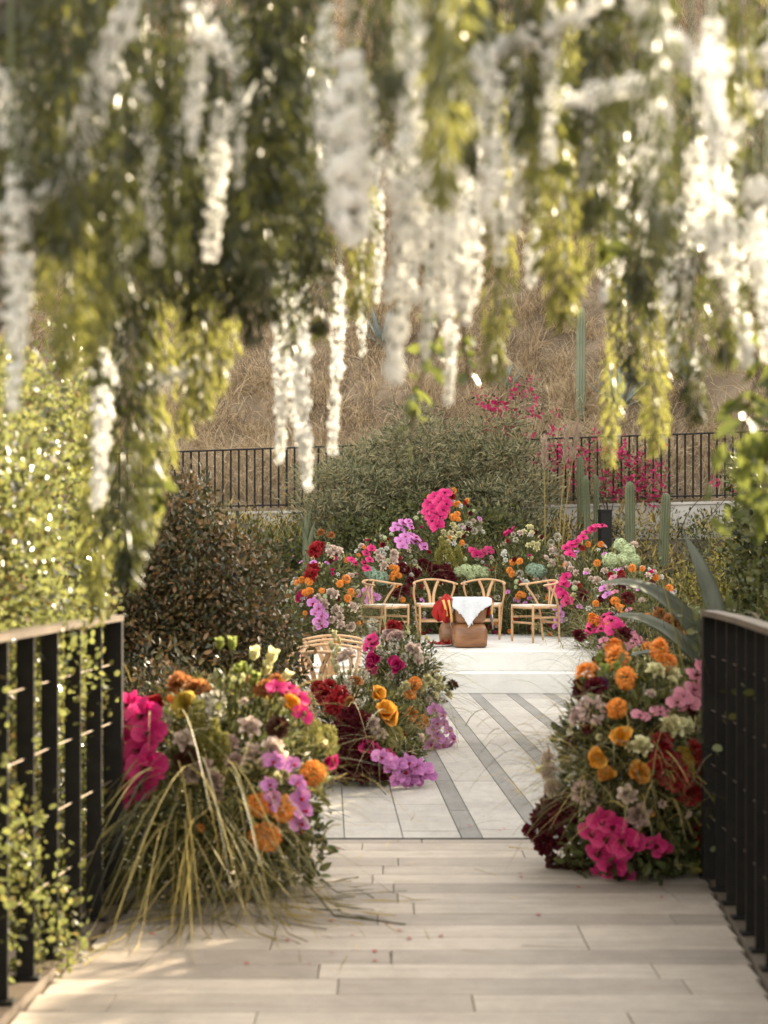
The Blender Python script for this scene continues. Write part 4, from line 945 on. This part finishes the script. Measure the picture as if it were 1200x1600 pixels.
bougainvillea('magenta bougainvillea climbing the iron fence among the columnar cacti', [(865, 700), (885, 710), (930, 715), (945, 745), (960, 730), (985, 720), (1000, 745), (1015, 710), (1020, 740), (970, 755), (940, 770), (990, 765), (1010, 760), (905, 730), (870, 740), (1030, 765), (955, 705), (1005, 730)], 25.2, 4, (3.6, 25.2, 1.7))
bougainvillea('few magenta bougainvillea bracts low on the pale wall at the far railing side', [(1022, 797), (1140, 770), (1128, 765)], 25.1, 1, (4.6, 25.1, 1.7))

def on_slope(px, py):
    """distance at which the sight line meets the slope"""
    for z in np.arange(25.8, 60, .05):
        if CAM_H + (HZ - py) / F * z < terrain((px - 600) / F * z, z): return float(z)
    return 30.0
# columnar cacti
def cactus(label, px, ytop, ybot, z, wpx, mat='cactus', ribs=9, group='columnar cacti below the fence'):
    p0, p1 = P(px, ybot, z), P(px, ytop, z); b = (p0.x, z, p0.z - .25)
    o = root('columnar_cactus', label, 'cactus', b, group); h = p1.z - b[2]; r0 = wpx / 2 / F * z
    nn = ribs * 6; V = []; prof = [(0, .85), (.15, .95), (.4, 1.0), (.7, 1.0), (.9, .98), (.955, .85), (.985, .55), (1.0, .12)]
    lean = rng.normal(0, .02)
    for t_, k in prof:
        for j_ in range(nn):
            a = j_ * 2 * math.pi / nn; r_ = r0 * k * (.76 + .24 * math.cos(a * ribs)); V.append([r_ * math.cos(a) + lean * h * t_, r_ * math.sin(a), h * t_])
    q_ = [[i_ * nn + j_, i_ * nn + (j_ + 1) % nn, (i_ + 1) * nn + (j_ + 1) % nn, (i_ + 1) * nn + j_] for i_ in range(len(prof) - 1) for j_ in range(nn)]
    t = MB(); t.add(V, q_); link('column', t.mesh('column', M[mat], True), o)
    n = ribs * int(h / .05); k = np.arange(n); a = (k % ribs) * 2 * math.pi / ribs; zz = (k // ribs + .5) * .05
    pos = np.stack([r0 * np.cos(a) + lean * zz, r0 * np.sin(a), np.minimum(zz, h * .93)], -1); pos = np.repeat(pos, 3, 0)
    d = np.repeat(np.stack([np.cos(a), np.sin(a), 0 * a], -1), 3, 0) + .8 * rdir(3 * n)
    Vv, Ff = scatter((np.array([[-.06, 0, 0], [.06, 0, 0], [0, 1, 0]], float), [np.array([[0, 1, 2]])]), pos, frames(d), np.full(3 * n, .03)); mb = MB(); mb.add(Vv, *Ff)
    stuff(link('spines', mb.mesh('spines', M['grass_straw']), o))
cactus('columnar cactus standing in front of the pale wall, second nearest to the bollard', 985, 752, 850, 23.0, 16)
cactus('stout round-topped columnar cactus alone against the pale wall', 1036, 770, 856, 22.8, 16)
cactus('columnar cactus next to the black bollard light', 919, 743, 835, 23.6, 11, 'cactus')
cactus('dark columnar cactus rising against the fence pickets behind the bollard', 908, 712, 830, 24.6, 12, 'cactus')
cactus('short columnar cactus squeezed between the bollard and its taller neighbours', 932, 742, 835, 24.0, 9, 'cactus')
cactus('tall thin pale columnar cactus growing on the dry slope above the fence', 907, 480, 655, on_slope(907, 652), 15, 'cactus_pale', 8, 'cacti on the dry slope')
cactus('thin pale cactus on the slope behind the white blossoms near the arch middle', 672, 400, 560, on_slope(672, 558), 12, 'cactus_pale', 8, 'cacti on the dry slope')

# agaves
def agave_leaf(o, base, mid, tip, w, mat, name='leaf', thick=.012, up=(0, 0, 1)):
    b, m, t_ = (np.array(a, float) - np.array(o.location) for a in (base, mid, tip)); n = 12; V = []
    for k in range(n + 1):
        t = k / n; c = (1 - t) ** 2 * b + 2 * t * (1 - t) * m + t * t * t_; T = unit(2 * (1 - t) * (m - b) + 2 * t * (t_ - m))
        s = unit(np.cross(T, np.array(up, float))); nn = np.cross(s, T); ww = w / 2 * (min(1, .62 + 1.3 * t) * (1 - t ** 2.6) + .004)
        th = thick * (1 - .85 * t)
        for u, dz in ((-1, .32), (-.5, .06), (0, -.02), (.5, .06), (1, .32)): V.append(c + s * u * ww + nn * dz * ww)
        for u, dz in ((.5, .02), (0, -.14), (-.5, .02)): V.append(c + s * u * ww + nn * (dz * ww - th))
    q_ = [[k * 8 + i_, k * 8 + (i_ + 1) % 8, (k + 1) * 8 + (i_ + 1) % 8, (k + 1) * 8 + i_] for k in range(n) for i_ in range(8)]
    t = MB(); t.add(V, q_); return link(name, t.mesh(name, mat, True), o)
ag = root('agave', 'large grey-green agave with bent leaves behind the end of the shaded railing', 'agave', (1.92, 8.75, 0))
ab = np.array([1.92, 8.75, .62])
for m_, t_, w_ in (((1062, 888, 8.5), (934, 912, 8.2), .15), ((1050, 955, 8.3), (957, 962, 8.0), .15), ((1060, 990, 8.3), (968, 1030, 8.1), .11), ((1118, 905, 8.8), (1067, 834, 8.9), .13), ((1230, 960, 9.0), (1300, 930, 9.2), .13)):
    agave_leaf(ag, ab, P(*m_), P(*t_), w_, M['agave_dark'], 'leaf', .012, (-.15, -.75, .6) if w_ > .125 else (0, -.3, 1))
for k in range(9):
    a = k * .7 + .3; d = np.array([math.cos(a), math.sin(a) + .55, 0]); agave_leaf(ag, ab - np.array([0, 0, .15]), ab + d * .30 + np.array([0, 0, .18]), ab + d * .62 + np.array([0, 0, -.02 + .1 * math.sin(k * 2)]), .12, M['agave_dark'])
t = MB(); t.tube([(0, 0, -.1), (0, 0, .3), (0, 0, .62)], [.10, .11, .08], 10); link('stem', t.mesh('stem', M['bark'], True), ag)
def rosette(label, px, py, z, size, n, mat='agave_blue', group='agaves on the dry slope'):
    p = P(px, py, z); b = np.array([p.x, z, float(terrain(p.x, z))]); 
    if abs(b[2] - p.z) > .5: b[2] = p.z - size * .3
    o = root('agave', label, 'agave', b, group)
    for k in range(n):
        a = k * 2.4; el = .35 + 1.0 * k / n; d = np.array([math.cos(a) * math.cos(el), math.sin(a) * math.cos(el), math.sin(el)]) * size
        agave_leaf(o, b, b + d * .55 + np.array([0, 0, -.04]), b + d + np.array([0, 0, .08 * size]), size * .2, M[mat])
rosette('blue-grey agave on the slope just above the fence', 968, 640, on_slope(968, 640), .75, 16)
rosette('blue-grey agave on the slope above the bougainvillea', 790, 612, on_slope(790, 612), .5, 14)
rosette('blue-grey agave high on the slope behind the middle blossom strands', 600, 545, on_slope(600, 545), .75, 14)
rosette('small blue-grey agave on the slope at the far railing side', 1075, 600, on_slope(1075, 600), .6, 13)
sp = root('agave', 'narrow upright green agave leaning in front of the plastered wall near the red-tipped bush', 'agave', (-1.05, 22.2, .4))
for k, (dx, dy) in enumerate(((487, 790), (478, 800), (494, 812), (468, 815))): agave_leaf(sp, (-1.05, 22.2, .45), P(474 + 3 * k, 840, 22.1), P(dx, dy, 22.0), .14, M['cactus'])

# black bollard light, tall dry stalks
bo = root('bollard_light', 'black square bollard light in front of the pale wall', 'light', (P(945, 830, 22.4).x, 22.4, .68))
t = MB(); t.box((0, 0, .64), (.15, .15, 1.44), .2, .004); link('housing', t.mesh('housing', M['iron']), bo)
t = MB(); t.box((0, 0, 1.377), (.165, .165, .03), .2, .004); link('cap', t.mesh('cap', M['iron']), bo)
for k, (pxb, pxt, yt, lab) in enumerate(((852, 850, 690, 'pale dry grass stalk nearest the feathery shrub'), (872, 886, 676, 'middle one of the three pale dry grass stalks before the cacti'), (876, 902, 668, 'pale dry grass stalk leaning towards the cacti'))):
    z = 22.0; b = P(pxb, 840, z); tp = P(pxt, yt, z)
    o = root('grass_stalk', lab, 'grass', (b.x, z, b.z - .3), 'dry grass stalks before the fence')
    t = MB(); t.tube(arc([(0, 0, 0), ((tp.x - b.x) * .35, 0, (tp.z - b.z) * .5), (tp.x - b.x, 0, tp.z - b.z + .3)], 10), np.linspace(.011, .004, 11), 5); link('stalk', t.mesh('stalk', M['grass_straw']), o)
    n = 260; tt = rng.random(n); pos = np.stack([(tp.x - b.x) * (.75 + .25 * tt), 0 * tt, (tp.z - b.z + .3) * (.74 + .26 * tt)], -1)
    Vv, Ff = scatter(NARROW, pos, frames(np.stack([rng.normal(0, .35, n), rng.normal(0, .35, n), np.ones(n)], -1)), rng.uniform(.06, .14, n)); mb = MB(); mb.add(Vv, *Ff); link('plume', mb.mesh('plume', M['plume_grass']), o)

n = 1500; gx = rng.uniform(-6.2, 6.8, n); gy = rng.uniform(19.4, 25.2, n)
keep = (np.abs(gx - .95) > 1.9) | (gy > 21.3); gx, gy = gx[keep], gy[keep]
cc = np.stack([gx, gy, terrain(gx, gy) + rng.uniform(.02, .38, len(gx))], -1)
for mt, sl, T_, sz in (('bed_leaf', slice(0, None, 3), LEAF6, .06), ('bed_leaf_grey', slice(1, None, 3), LEAF6, .055), ('grass_straw', slice(2, None, 3), NARROW, .15)):
    Vv, Ff = clumps(cc[sl], 42, .13, sz, T_, (0, 0, 0), .7, 1.0, (1, 1, .8)); mb = MB(); mb.add(Vv, *Ff)
    stuff(tag(link('ground_cover', mb.mesh('ground_cover', M[mt])), 'low mixed planting covering the garden slope between stage and pale wall', 'plants', 'ground cover on the garden slope'))
# ------------------------------------------------------------------ grass clumps
def grass_clump(name, label, x, y, zb, n, L, w, mat, tilt=.45, droop=(.1, .8), spread=.12, bias=(0, 0, 0), K=5, group=None, plume=0):
    o = root(name, label, 'grass', (x, y, zb), group)
    b = np.stack([rng.normal(0, spread, n), rng.normal(0, spread, n), np.zeros(n)], -1)
    d = np.stack([rng.normal(0, tilt, n), rng.normal(0, tilt, n), np.ones(n)], -1) + np.array(bias)
    Vv, Ff = blades(b, d, rng.uniform(L * .5, L * 1.1, n), w * rng.uniform(.6, 1.25, n), rng.uniform(*droop, n), K); mb = MB(); mb.add(Vv, *Ff)
    link('blades', mb.mesh('blades', M[mat]), o)
    for k in range(plume):
        dd = unit(np.array([rng.normal(0, .35), rng.normal(0, .3), 1.0])); m = 70; tt = rng.random(m); pos = dd * (L * (.85 + .25 * tt))[:, None]
        Vv, Ff = scatter(NARROW, pos, frames(dd + .45 * rdir(m)), rng.uniform(.03, .06, m)); mb = MB(); mb.add(Vv, *Ff); link('plume', mb.mesh('plume', M['plume_grass']), o)
    return o
grass_clump('grass_clump', 'dark strappy grass clump between the sunlit hedge and the red-tipped bush', -1.32, 8.7, -.1, 420, 1.35, .013, 'grass_dark', .42, (.2, 1.0), .16)
grass_clump('grass_clump', 'dark strappy grass low behind the end post of the sunlit railing', -1.05, 8.0, -.1, 260, .95, .011, 'grass_dark', .6, (.2, 1.1), .16)
gl = [(1150, 8.6, 1.75, 'grass_green', 'tall green grass clump behind the curved handrail'), (1195, 8.0, 1.8, 'grass_green', 'tall green grass clump at the picture edge behind the curved handrail'), (1105, 11.5, 1.3, 'grass_grey', 'grey-green grass clump beyond the upright agave leaf')]
for px, z, L, mt, lab in gl: grass_clump('grass_clump', lab, (px - 600) / F * z, z, -.1, 520, L, .011, mt, .26, (.05, .55), .17, group='grass clumps behind the shaded railing')
gl = [(1035, 17.5, .95, 'grass_straw', 3, 'straw grass clump with pinkish plumes beyond the bent agave leaves'), (1075, 16.2, .9, 'grass_straw', 8, 'straw grass clump with many pinkish plumes above the guest chairs'), (1120, 17.0, 1.1, 'grass_grey', 0, 'grey-green grass clump farther back beside the plumed grass'),
      (1000, 22.2, .9, 'grass_grey', 0, 'grey-green grass at the foot of the two bare cacti'), (1060, 21.5, .9, 'grass_straw', 0, 'straw grass at the foot of the stout cactus'), (1110, 20.5, 1.0, 'grass_green', 0, 'green grass clump below the pale wall at the far railing side'), (1160, 19.5, 1.2, 'grass_grey', 0, 'grey-green grass clump before the pale wall beyond the handrail'),
      (880, 22.3, .85, 'grass_dark', 0, 'dark green grass at the foot of the dry stalks'), (760, 22.0, .8, 'grass_grey', 0, 'grey-green grass behind the cream roses above the middle chairs'), (640, 21.9, 1.0, 'grass_straw', 0, 'pale arching grass beside the big magenta orchid head'), (330, 24.6, .9, 'grass_grey', 0, 'grey-green grass at the fence above the red-tipped bush'), (400, 24.4, .8, 'grass_green', 0, 'green grass at the fence beside the bright blossom tips')]
for px, z, L, mt, pn, lab in gl:
    x = (px - 600) / F * z; grass_clump('grass_clump', lab, x, z, float(terrain(x, z)), 520, L, .009, mt, .42, (.15, .9), .22, plume=pn, group='grass clumps in the garden')
for px, z, rx, rz_, mt, lab in ((1050, 19.2, .75, .55, 'bed_leaf_grey', 'low grey-leaved shrub beside the flower bed and the stout cactus'), (1120, 18.3, .8, .6, 'bed_leaf', 'low green shrub beyond the upright agave leaf'), (1170, 21.5, .9, .8, 'bed_leaf_olive', 'olive shrub before the pale wall at the far railing side'), (430, 19.0, .7, .6, 'bed_leaf', 'low green shrub between the red-tipped bush and the plastered wall')):
    x = (px - 600) / F * z; b = float(terrain(x, z)); shrub('garden_shrub', lab, 'shrub', (x, z, b + rz_ * .6), (rx, .6, rz_), 130, 40, .10, .055, mt, LEAF6, 2.5, 4, 'low shrubs in the garden')

# ------------------------------------------------------------------ hedges either side of the bridge
def hedge(name, label, n, per, fx, y0, y1, top, mat, size, zmin=-.1, depth=1.0, T=ROUND):
    o = root(name, label, 'hedge', (fx((y0 + y1) / 2), (y0 + y1) / 2, -.1))
    yy = rng.uniform(y0, y1, n); zz = zmin + (top - zmin) * rng.random(n) ** .9
    sgn = -1 if fx(5) < 0 else 1
    xx = np.array([fx(y) for y in yy]) + sgn * (rng.random(n) ** 1.6) * depth + sgn * .10 * np.sin(yy * 4 + zz * 5)
    cc = np.stack([xx, yy, zz + .10 * np.sin(yy * 5) * (zz / top)], -1)
    Vv, Ff = clumps(cc, per, .05, size, T, o.location, .35); mb = MB(); mb.add(Vv, *Ff); link('foliage', mb.mesh('foliage', M[mat]), o)
    m = n // 2; yy = rng.uniform(y0, y1, m); zz = zmin + (top * .97 - zmin) * rng.random(m); xx = np.array([fx(y) for y in yy]) + sgn * (.28 + .7 * rng.random(m)) * depth
    Vv, Ff = clumps(np.stack([xx, yy, zz], -1), 30, .10, size * 2.0, LEAF6, o.location, .2); mb = MB(); mb.add(Vv, *Ff); link('shade_backing', mb.mesh('shade_backing', M['bush_leaf']), o)  # dark leaves behind the outer ones, putting shade into the hedge gaps
    for k in range(7):
        y = y0 + (k + .5) * (y1 - y0) / 7; b = np.array([fx(y) + sgn * depth * .45, y, -.1]); limbs(o, 'stem', b, [b + np.array([rng.normal(0, .2), rng.normal(0, .2), top * .8]) for _ in range(2)], .018)
    return o
hedge('leafy_hedge', 'tall sunlit small-leaved hedge growing through the railing', 1300, 62, lambda y: LRX(min(y, 6.6)) - .06 - .10 * max(0, y - 5.6), 3.6, 7.35, 2.25, 'hedge_leaf', .028)
hedge('leafy_hedge', 'shaded climber seen through the bars of the curved railing', 420, 22, lambda y: RRX(min(y, 6.2)) + .16, 3.0, 8.2, 1.15, 'bed_leaf', .04)
hedge('leafy_hedge', 'added tall green hedge, mostly out of view, shading the deck and paving', 2600, 26, lambda y: 2.25 + .135 * max(0, y - 8.2), 3.2, 13.6, 2.25, 'bed_leaf', .06, -.1, 1.1, LEAF6)  # hedge added mostly out of view to keep sun off deck and paving

# ------------------------------------------------------------------ flower arch over the bridge with hanging strands
ACX, AW, A0, AH = .15, 1.80, .70, 2.15
def arch_z(x): return A0 + AH * math.sqrt(max(0.02, 1 - min(1, abs((x - ACX) / AW)) ** 2.2))
ar = root('flower_arch', 'dark slatted wooden arch over the bridge hidden in hanging flowers', 'arch', (ACX, 3.3, 0))
for y in (1.9, 3.2, 4.75):
    for dy in (-.09, .09):
        pts = []
        for a in np.linspace(-1, 1, 33):
            x = ACX + AW * math.copysign(abs(math.sin(a * math.pi / 2)) ** .9, a); pts.append((x, arch_z(x)))
        pts = [(pts[0][0], -.05)] + pts + [(pts[-1][0], -.05)]
        V = []
        for (x, z) in pts:
            n_ = unit(np.array([(x - ACX) / AW ** 2, (z - A0) / AH ** 2 if z > A0 else 0.0]))
            for s, d in ((-.0125, -.04), (.0125, -.04), (.0125, .04), (-.0125, .04)): V.append([x + n_[0] * d - ACX, y + dy + s - 3.3, z + n_[1] * d])
        q_ = [[k * 4 + i_, k * 4 + (i_ + 1) % 4, (k + 1) * 4 + (i_ + 1) % 4, (k + 1) * 4 + i_] for k in range(len(pts) - 1) for i_ in range(4)]
        t = MB(); t.add(V, q_); link('arch_board', t.mesh('arch_board', M['arch_wood']), ar)
for x in (-.95, -.62, -.25, .15, .55, .92, 1.25):
    t = MB(); t.box((x - ACX, .02, arch_z(x) + .062), (.05, 3.4, .03), 0, .004); link('slat', t.mesh('slat', M['arch_wood']), ar)

cc = []
for y in (1.9, 3.2, 4.75):
    for x in np.concatenate([np.linspace(1.02, 1.93, 26), np.linspace(-1.63, -1.05, 14)]):
        zz = arch_z(x) if abs(x - ACX) < AW * .985 else rng.uniform(1.2, 2.0)
        cc.append((x, y + rng.normal(0, .10), zz + rng.uniform(-.10, .06)))
Vv, Ff = clumps(np.array(cc), 60, .085, .05, NARROW, (ACX, 3.3, 0), -.6, .8, (1, 1, 1.3)); mb = MB(); mb.add(Vv, *Ff)
stuff(link('foliage', mb.mesh('foliage', M['hang_leaf']), ar))
ORD = ['first', 'second', 'third', 'fourth', 'fifth', 'sixth', 'seventh', 'eighth', 'ninth', 'tenth', 'eleventh', 'twelfth', 'thirteenth', 'fourteenth', 'fifteenth', 'sixteenth', 'seventeenth', 'eighteenth', 'nineteenth']
TEN = {20: 'twent', 30: 'thirt', 40: 'fort', 50: 'fift', 60: 'sixt', 70: 'sevent', 80: 'eight', 90: 'ninet'}
def ordinal(n):
    if n <= 19: return ORD[n - 1]
    t = n // 10 * 10
    return TEN[t] + 'ieth' if n == t else TEN[t] + 'y-' + ORD[n - t - 1]

def strand_path(tip, sway=.03, y_top=None):
    """from the arch down to the tip"""
    x, y, z = tip; zt = max(arch_z(x), z + .25) if y_top is None else y_top
    k = np.linspace(0, 1, 9); ph = rng.uniform(0, 6.3)
    return np.stack([x + sway * np.sin(k * 5 + ph) * k * .5 + rng.normal(0, .012) * (1 - k), y + sway * np.cos(k * 4 + ph) * k * .5, zt + (z - zt) * k], -1)
def along(path, t):
    seg = np.linalg.norm(np.diff(path, axis=0), axis=1); s = np.concatenate([[0], np.cumsum(seg)]); s /= s[-1]
    return np.stack([np.interp(t, s, path[:, i_]) for i_ in range(3)], -1)
def plen(path): return float(np.linalg.norm(np.diff(path, axis=0), axis=1).sum())

FLORET = petal_t(.62, .6, .5, .1, 2, 3, 0, .5)
strands = {'white': [], 'green': []}
def white_strand(path, r_, where, taper=.55, dens=1.0, t0=0.0):
    path = np.array(path); L = plen(path); n = int(dens * L * 1050 * min(1.8, r_ / .035)); top = path[0]
    n = int(n * (1 - t0)); t = t0 + (1 - t0) * rng.random(n); c = along(path, t); ph = rng.uniform(0, 6, 3); lum = .55 + .45 * np.sin(t * L * 31 + ph[0]) * np.sin(t * L * 13 + ph[1]) + .35 * np.sin(t * L * 71 + ph[2])
    keep = rng.random(n) < .55 + .45 * np.clip(lum, 0, 1); t, c, lum = t[keep], c[keep], lum[keep]; n = len(t)
    tq = (t - t0) / (1 - t0); rad = r_ * (1 - taper * tq ** 1.5) * np.minimum(1, .35 + 4 * tq) * (.62 + .55 * np.clip(lum, 0, 1.3)) * rng.uniform(.2, 1.0, n) ** .6
    o_ = rdir(n); o_[:, 2] *= .5; o_ = unit(o_); pos = c + o_ * rad[:, None]
    fs = min(.020, r_ * .42) * rng.uniform(.7, 1.25, n)
    mb = MB(); F1 = frames(unit(np.cross(o_, rdir(n))), o_ + np.array([0, 0, -.3]))
    for q_ in range(4):
        a = q_ * math.pi / 2 + .2; rot = np.array([[math.cos(a), -math.sin(a), 0], [math.sin(a), math.cos(a), 0], [0, 0, 1]])
        Vv, Ff = scatter(FLORET, pos - top, F1 @ rot, fs); mb.add(Vv, *Ff)
    o = link('blossom_strand', mb.mesh('blossom_strand', M['blossom']), None, top)
    s = MB(); s.tube(path - top, .0035, 4); link('stem', s.mesh('stem', M['stem']), o)
    strands['white'].append((600 + path[-1][0] / path[-1][1] * F, o, where)); return o
def green_strand(path, r_, where, mat='hang_leaf', dens=1.0):
    path = np.array(path); L = plen(path); n = int(dens * L * 1150 * min(1.6, r_ / .045)); top = path[0]
    t = rng.random(n); c = along(path, t); prof = np.minimum(1, .45 + 2.2 * t) * np.minimum(1, (1 - t) * 4.5 + .22)
    rad = r_ * prof * rng.random(n) ** .6 * (1 + .2 * np.sin(t * L * 30))
    a = rng.uniform(0, 6.3, n); out = np.stack([np.cos(a), np.sin(a), 0 * a], -1)
    d = out * .55 + np.array([0, 0, -1.0]) + .35 * rdir(n)
    Vv, Ff = scatter(NARROW, c + out * rad[:, None] - top, frames(d), rng.uniform(.022, .048, n) * (.8 + r_ * 6)); mb = MB(); mb.add(Vv, *Ff)
    o = link('foliage_strand', mb.mesh('foliage_strand', M[mat]), None, top)
    s = MB(); s.tube(path - top, .003, 4); link('stem', s.mesh('stem', M['stem']), o)
    strands['green'].append((600 + path[-1][0] / path[-1][1] * F, o, where)); return o

def hang(kind, px, py, z, w, **kw):
    tip = P(px, py, z); r_ = w / 2 / F * z
    short = kw.pop('short', None)
    where = ('above the sunlit railing' if px < 230 else 'above the red-tipped bush' if px < 420 else 'before the dry hillside' if px < 660 else 'above the stage' if px < 860 else 'above the fence and cacti' if px < 1060 else 'above the shaded railing')
    path = strand_path(tip, .02 * z / 3)
    if short is not None: kw['t0'] = max(0.0, 1 - (short / F * z) / plen(path))
    return (white_strand if kind == 'w' else green_strand)(path, r_, where, **kw)
def draped(pix, w, z0, z1=None):
    z1 = z1 or z0; pts = [P(px, py, z0 + (z1 - z0) * k / (len(pix) - 1)) for k, (px, py) in enumerate(pix)]
    return white_strand(arc(pts, 16), w / 2 / F * z0, 'swagged sideways', .25)

# white strands: tip column and row, distance, width in the photo
for px, py, z, w in ((18, 640, 2.7, 52), (48, 470, 3.0, 40), (152, 790, 3.9, 44), (330, 400, 3.1, 46), (556, 380, 2.6, 92), (520, 340, 2.6, 48), (622, 600, 3.3, 56), (660, 400, 3.0, 44),
                     (432, 722, 5.0, 34), (474, 760, 4.9, 38), (462, 690, 5.0, 30), (527, 712, 5.0, 29), (700, 632, 4.2, 34), (728, 505, 3.6, 46), (775, 410, 3.2, 44), (832, 445, 3.8, 38), (690, 500, 3.4, 44), (972, 432, 4.0, 32), (1048, 575, 4.3, 34),
                     (1105, 270, 2.5, 56), (1180, 425, 2.9, 56), (1160, 575, 3.9, 44), (1112, 430, 3.4, 44), (408, 205, 3.6, 26), (1015, 330, 3.0, 36), (915, 300, 3.0, 34), (860, 260, 2.8, 44), (1035, 250, 2.5, 50), (585, 470, 4.4, 30), (755, 330, 2.7, 52), (640, 470, 4.0, 36), (560, 560, 4.9, 24), (240, 410, 3.3, 40), (668, 560, 3.8, 40), (712, 420, 3.0, 52), (745, 470, 3.7, 40), (800, 360, 3.3, 46), (890, 380, 4.0, 36), (940, 470, 4.3, 30), (1000, 400, 3.7, 38), (1070, 500, 4.0, 38), (1085, 380, 3.1, 46), (1140, 470, 3.5, 44), (1195, 560, 3.3, 50), (640, 250, 2.5, 60), (300, 240, 2.8, 44), (215, 300, 3.0, 36), (270, 330, 3.6, 30), (365, 290, 2.9, 30), (30, 540, 3.4, 34), (185, 640, 4.2, 26), (455, 430, 4.2, 26), (500, 420, 4.0, 30)):
    hang('w', px, py, z, w, short=380.0 if px < 60 else float(rng.uniform(170, 330)) * (1.15 if 420 < px < 760 else .8 if px > 860 else .85))
draped([(215, -20), (150, 140), (120, 250), (55, 310), (-30, 350)], 60, 2.8)
draped([(950, -10), (880, 40), (800, 70), (735, 105)], 62, 2.8)
draped([(985, -10), (1030, 60), (1090, 100), (1150, 95), (1230, 80)], 60, 2.9)
draped([(330, 560), (285, 582), (240, 600), (215, 612)], 34, 4.2)
draped([(300, 10), (330, 50), (350, 90)], 52, 2.8); draped([(-20, 100), (10, 160), (15, 230)], 46, 2.8)
draped([(1200, 150), (1150, 190), (1130, 250)], 50, 3.0); draped([(640, 60), (700, 110), (760, 130)], 44, 3.2); draped([(420, 90), (400, 150), (340, 210), (330, 300)], 40, 3.2); draped([(880, 160), (930, 150), (985, 130), (1020, 140)], 54, 2.4); draped([(600, 240), (640, 330), (655, 390)], 44, 3.0)
# feathery green strands: listed ones, then the thick curtain on the hedge side
for px, py, z, w, mt in ((205, 900, 4.1, 92, 0), (232, 830, 4.3, 60, 1), (158, 965, 4.4, 52, 1), (880, 495, 3.4, 96, 1), (780, 585, 4.0, 52, 1), (700, 210, 2.6, 90, 0), (1005, 480, 3.2, 84, 0), (985, 590, 4.2, 50, 0), (1085, 650, 4.0, 62, 0), (1020, 705, 4.6, 46, 1), (930, 360, 3.0, 70, 0), (960, 720, 4.9, 30, 1),
                         (105, 570, 3.0, 84, 1), (150, 545, 3.2, 70, 1), (320, 645, 4.0, 60, 1), (285, 670, 4.4, 40, 1), (345, 600, 4.3, 50, 1), (500, 520, 4.0, 60, 0), (455, 540, 4.2, 50, 0), (400, 530, 3.8, 62, 0), (560, 490, 4.2, 50, 1), (740, 260, 2.9, 60, 0), (820, 240, 2.8, 60, 0), (1130, 560, 3.6, 60, 0), (1190, 520, 3.4, 60, 0), (640, 330, 3.2, 50, 0), (620, 140, 2.3, 60, 0)):
    hang('g', px, py, z, w, mat='hang_lime' if mt else 'hang_leaf')
for k in range(32):
    z = rng.uniform(2.7, 4.6); px = -30 + 530 * (k + rng.random()) / 32; py = rng.uniform(330, 520) - (90 if px > 420 else 0)
    hang('g', px, py, z, rng.uniform(36, 92), mat='hang_lime' if rng.random() < .12 else 'hang_leaf')
for k in range(7):
    z = rng.uniform(2.3, 4.2); px = 520 + 690 * (k + rng.random()) / 7; py = rng.uniform(120, 400)
    hang('g', px, py, z, rng.uniform(50, 85), mat='hang_lime' if rng.random() < .45 else 'hang_leaf')
for kind, nm in (('white', 'white blossom strand'), ('green', 'feathery green strand')):
    lst = sorted(strands[kind], key=lambda a: a[0])
    for k, (x, o, where) in enumerate(lst):
        tag(o, f'{nm} {where}, {ordinal(k + 1)} of its kind from the left' if 'swag' not in where else f'{nm} {where} under the arch, {ordinal(k + 1)} of its kind from the left', 'garland', nm + 's hanging from the arch')

# broad-leaved sprigs among the strands and at the picture edge
def sprig(label, pix, z, n, size, spread, mat='broad_leaf', T=LEAF6):
    pts = arc([P(px, py, z) for px, py in pix], 12); b = pts[0]
    o = root('leafy_sprig', label, 'sprig', b.tolist(), 'broad-leaved sprigs around the arch')
    t = MB(); t.tube(pts - b, np.linspace(.005, .002, len(pts)), 5); link('twig', t.mesh('twig', M['bark']), o)
    tt = rng.random(n); c = along(pts, tt); d = rdir(n) * .9 + np.array([0, 0, -.6])
    TV, TF = T
    for k in range(n):
        me = bpy.data.meshes.get(f'sprig_leaf_{mat}') or mesh_np(f'sprig_leaf_{mat}', TV, TF, [M[mat]], True)
        m = Matrix(frames(d[k:k + 1], rdir(1) + np.array([[0, -.6, .4]]))[0].tolist())
        link('leaf', me, o, (c[k] - b + rng.normal(0, spread, 3)).tolist(), m.to_euler(), size * rng.uniform(.7, 1.25))
sprig('broad-leaved sprig dangling in front of the feathery shrub, below the arch middle', [(690, 470), (680, 540), (655, 600), (650, 655)], 4.6, 26, .06, .012)
sprig('two yellowing leaves dangling over the feathery shrub', [(648, 640), (642, 690), (648, 715)], 4.6, 4, .055, .003)
sprig('leafy twig hanging beside the middle strands', [(722, 500), (728, 560), (735, 600)], 4.4, 9, .055, .012)
sprig('leafy twig tip hanging at the end of the long green strand over the bush', [(245, 700), (255, 770), (262, 815)], 4.2, 8, .06, .006)
sprig('broad-leaved sprig among the white blossoms over the stage', [(840, 120), (865, 180), (880, 250)], 3.0, 22, .065, .02)
sprig('broad-leaved sprig among the strands by the yellow-green plume', [(945, 290), (950, 350), (940, 420)], 3.4, 10, .055, .012)
sprig('shaded broad-leaved branch hanging above the curved handrail', [(1215, 480), (1180, 600), (1160, 690), (1165, 800)], 4.0, 60, .075, .03)
sprig('shaded broad-leaved branch at the picture edge above the shaded railing', [(1240, 520), (1205, 640), (1195, 760), (1180, 830)], 3.8, 50, .075, .03)
sprig('dark leafy twig in the green curtain above the sunlit hedge', [(140, 530), (150, 570), (160, 600)], 3.6, 7, .06, .008)
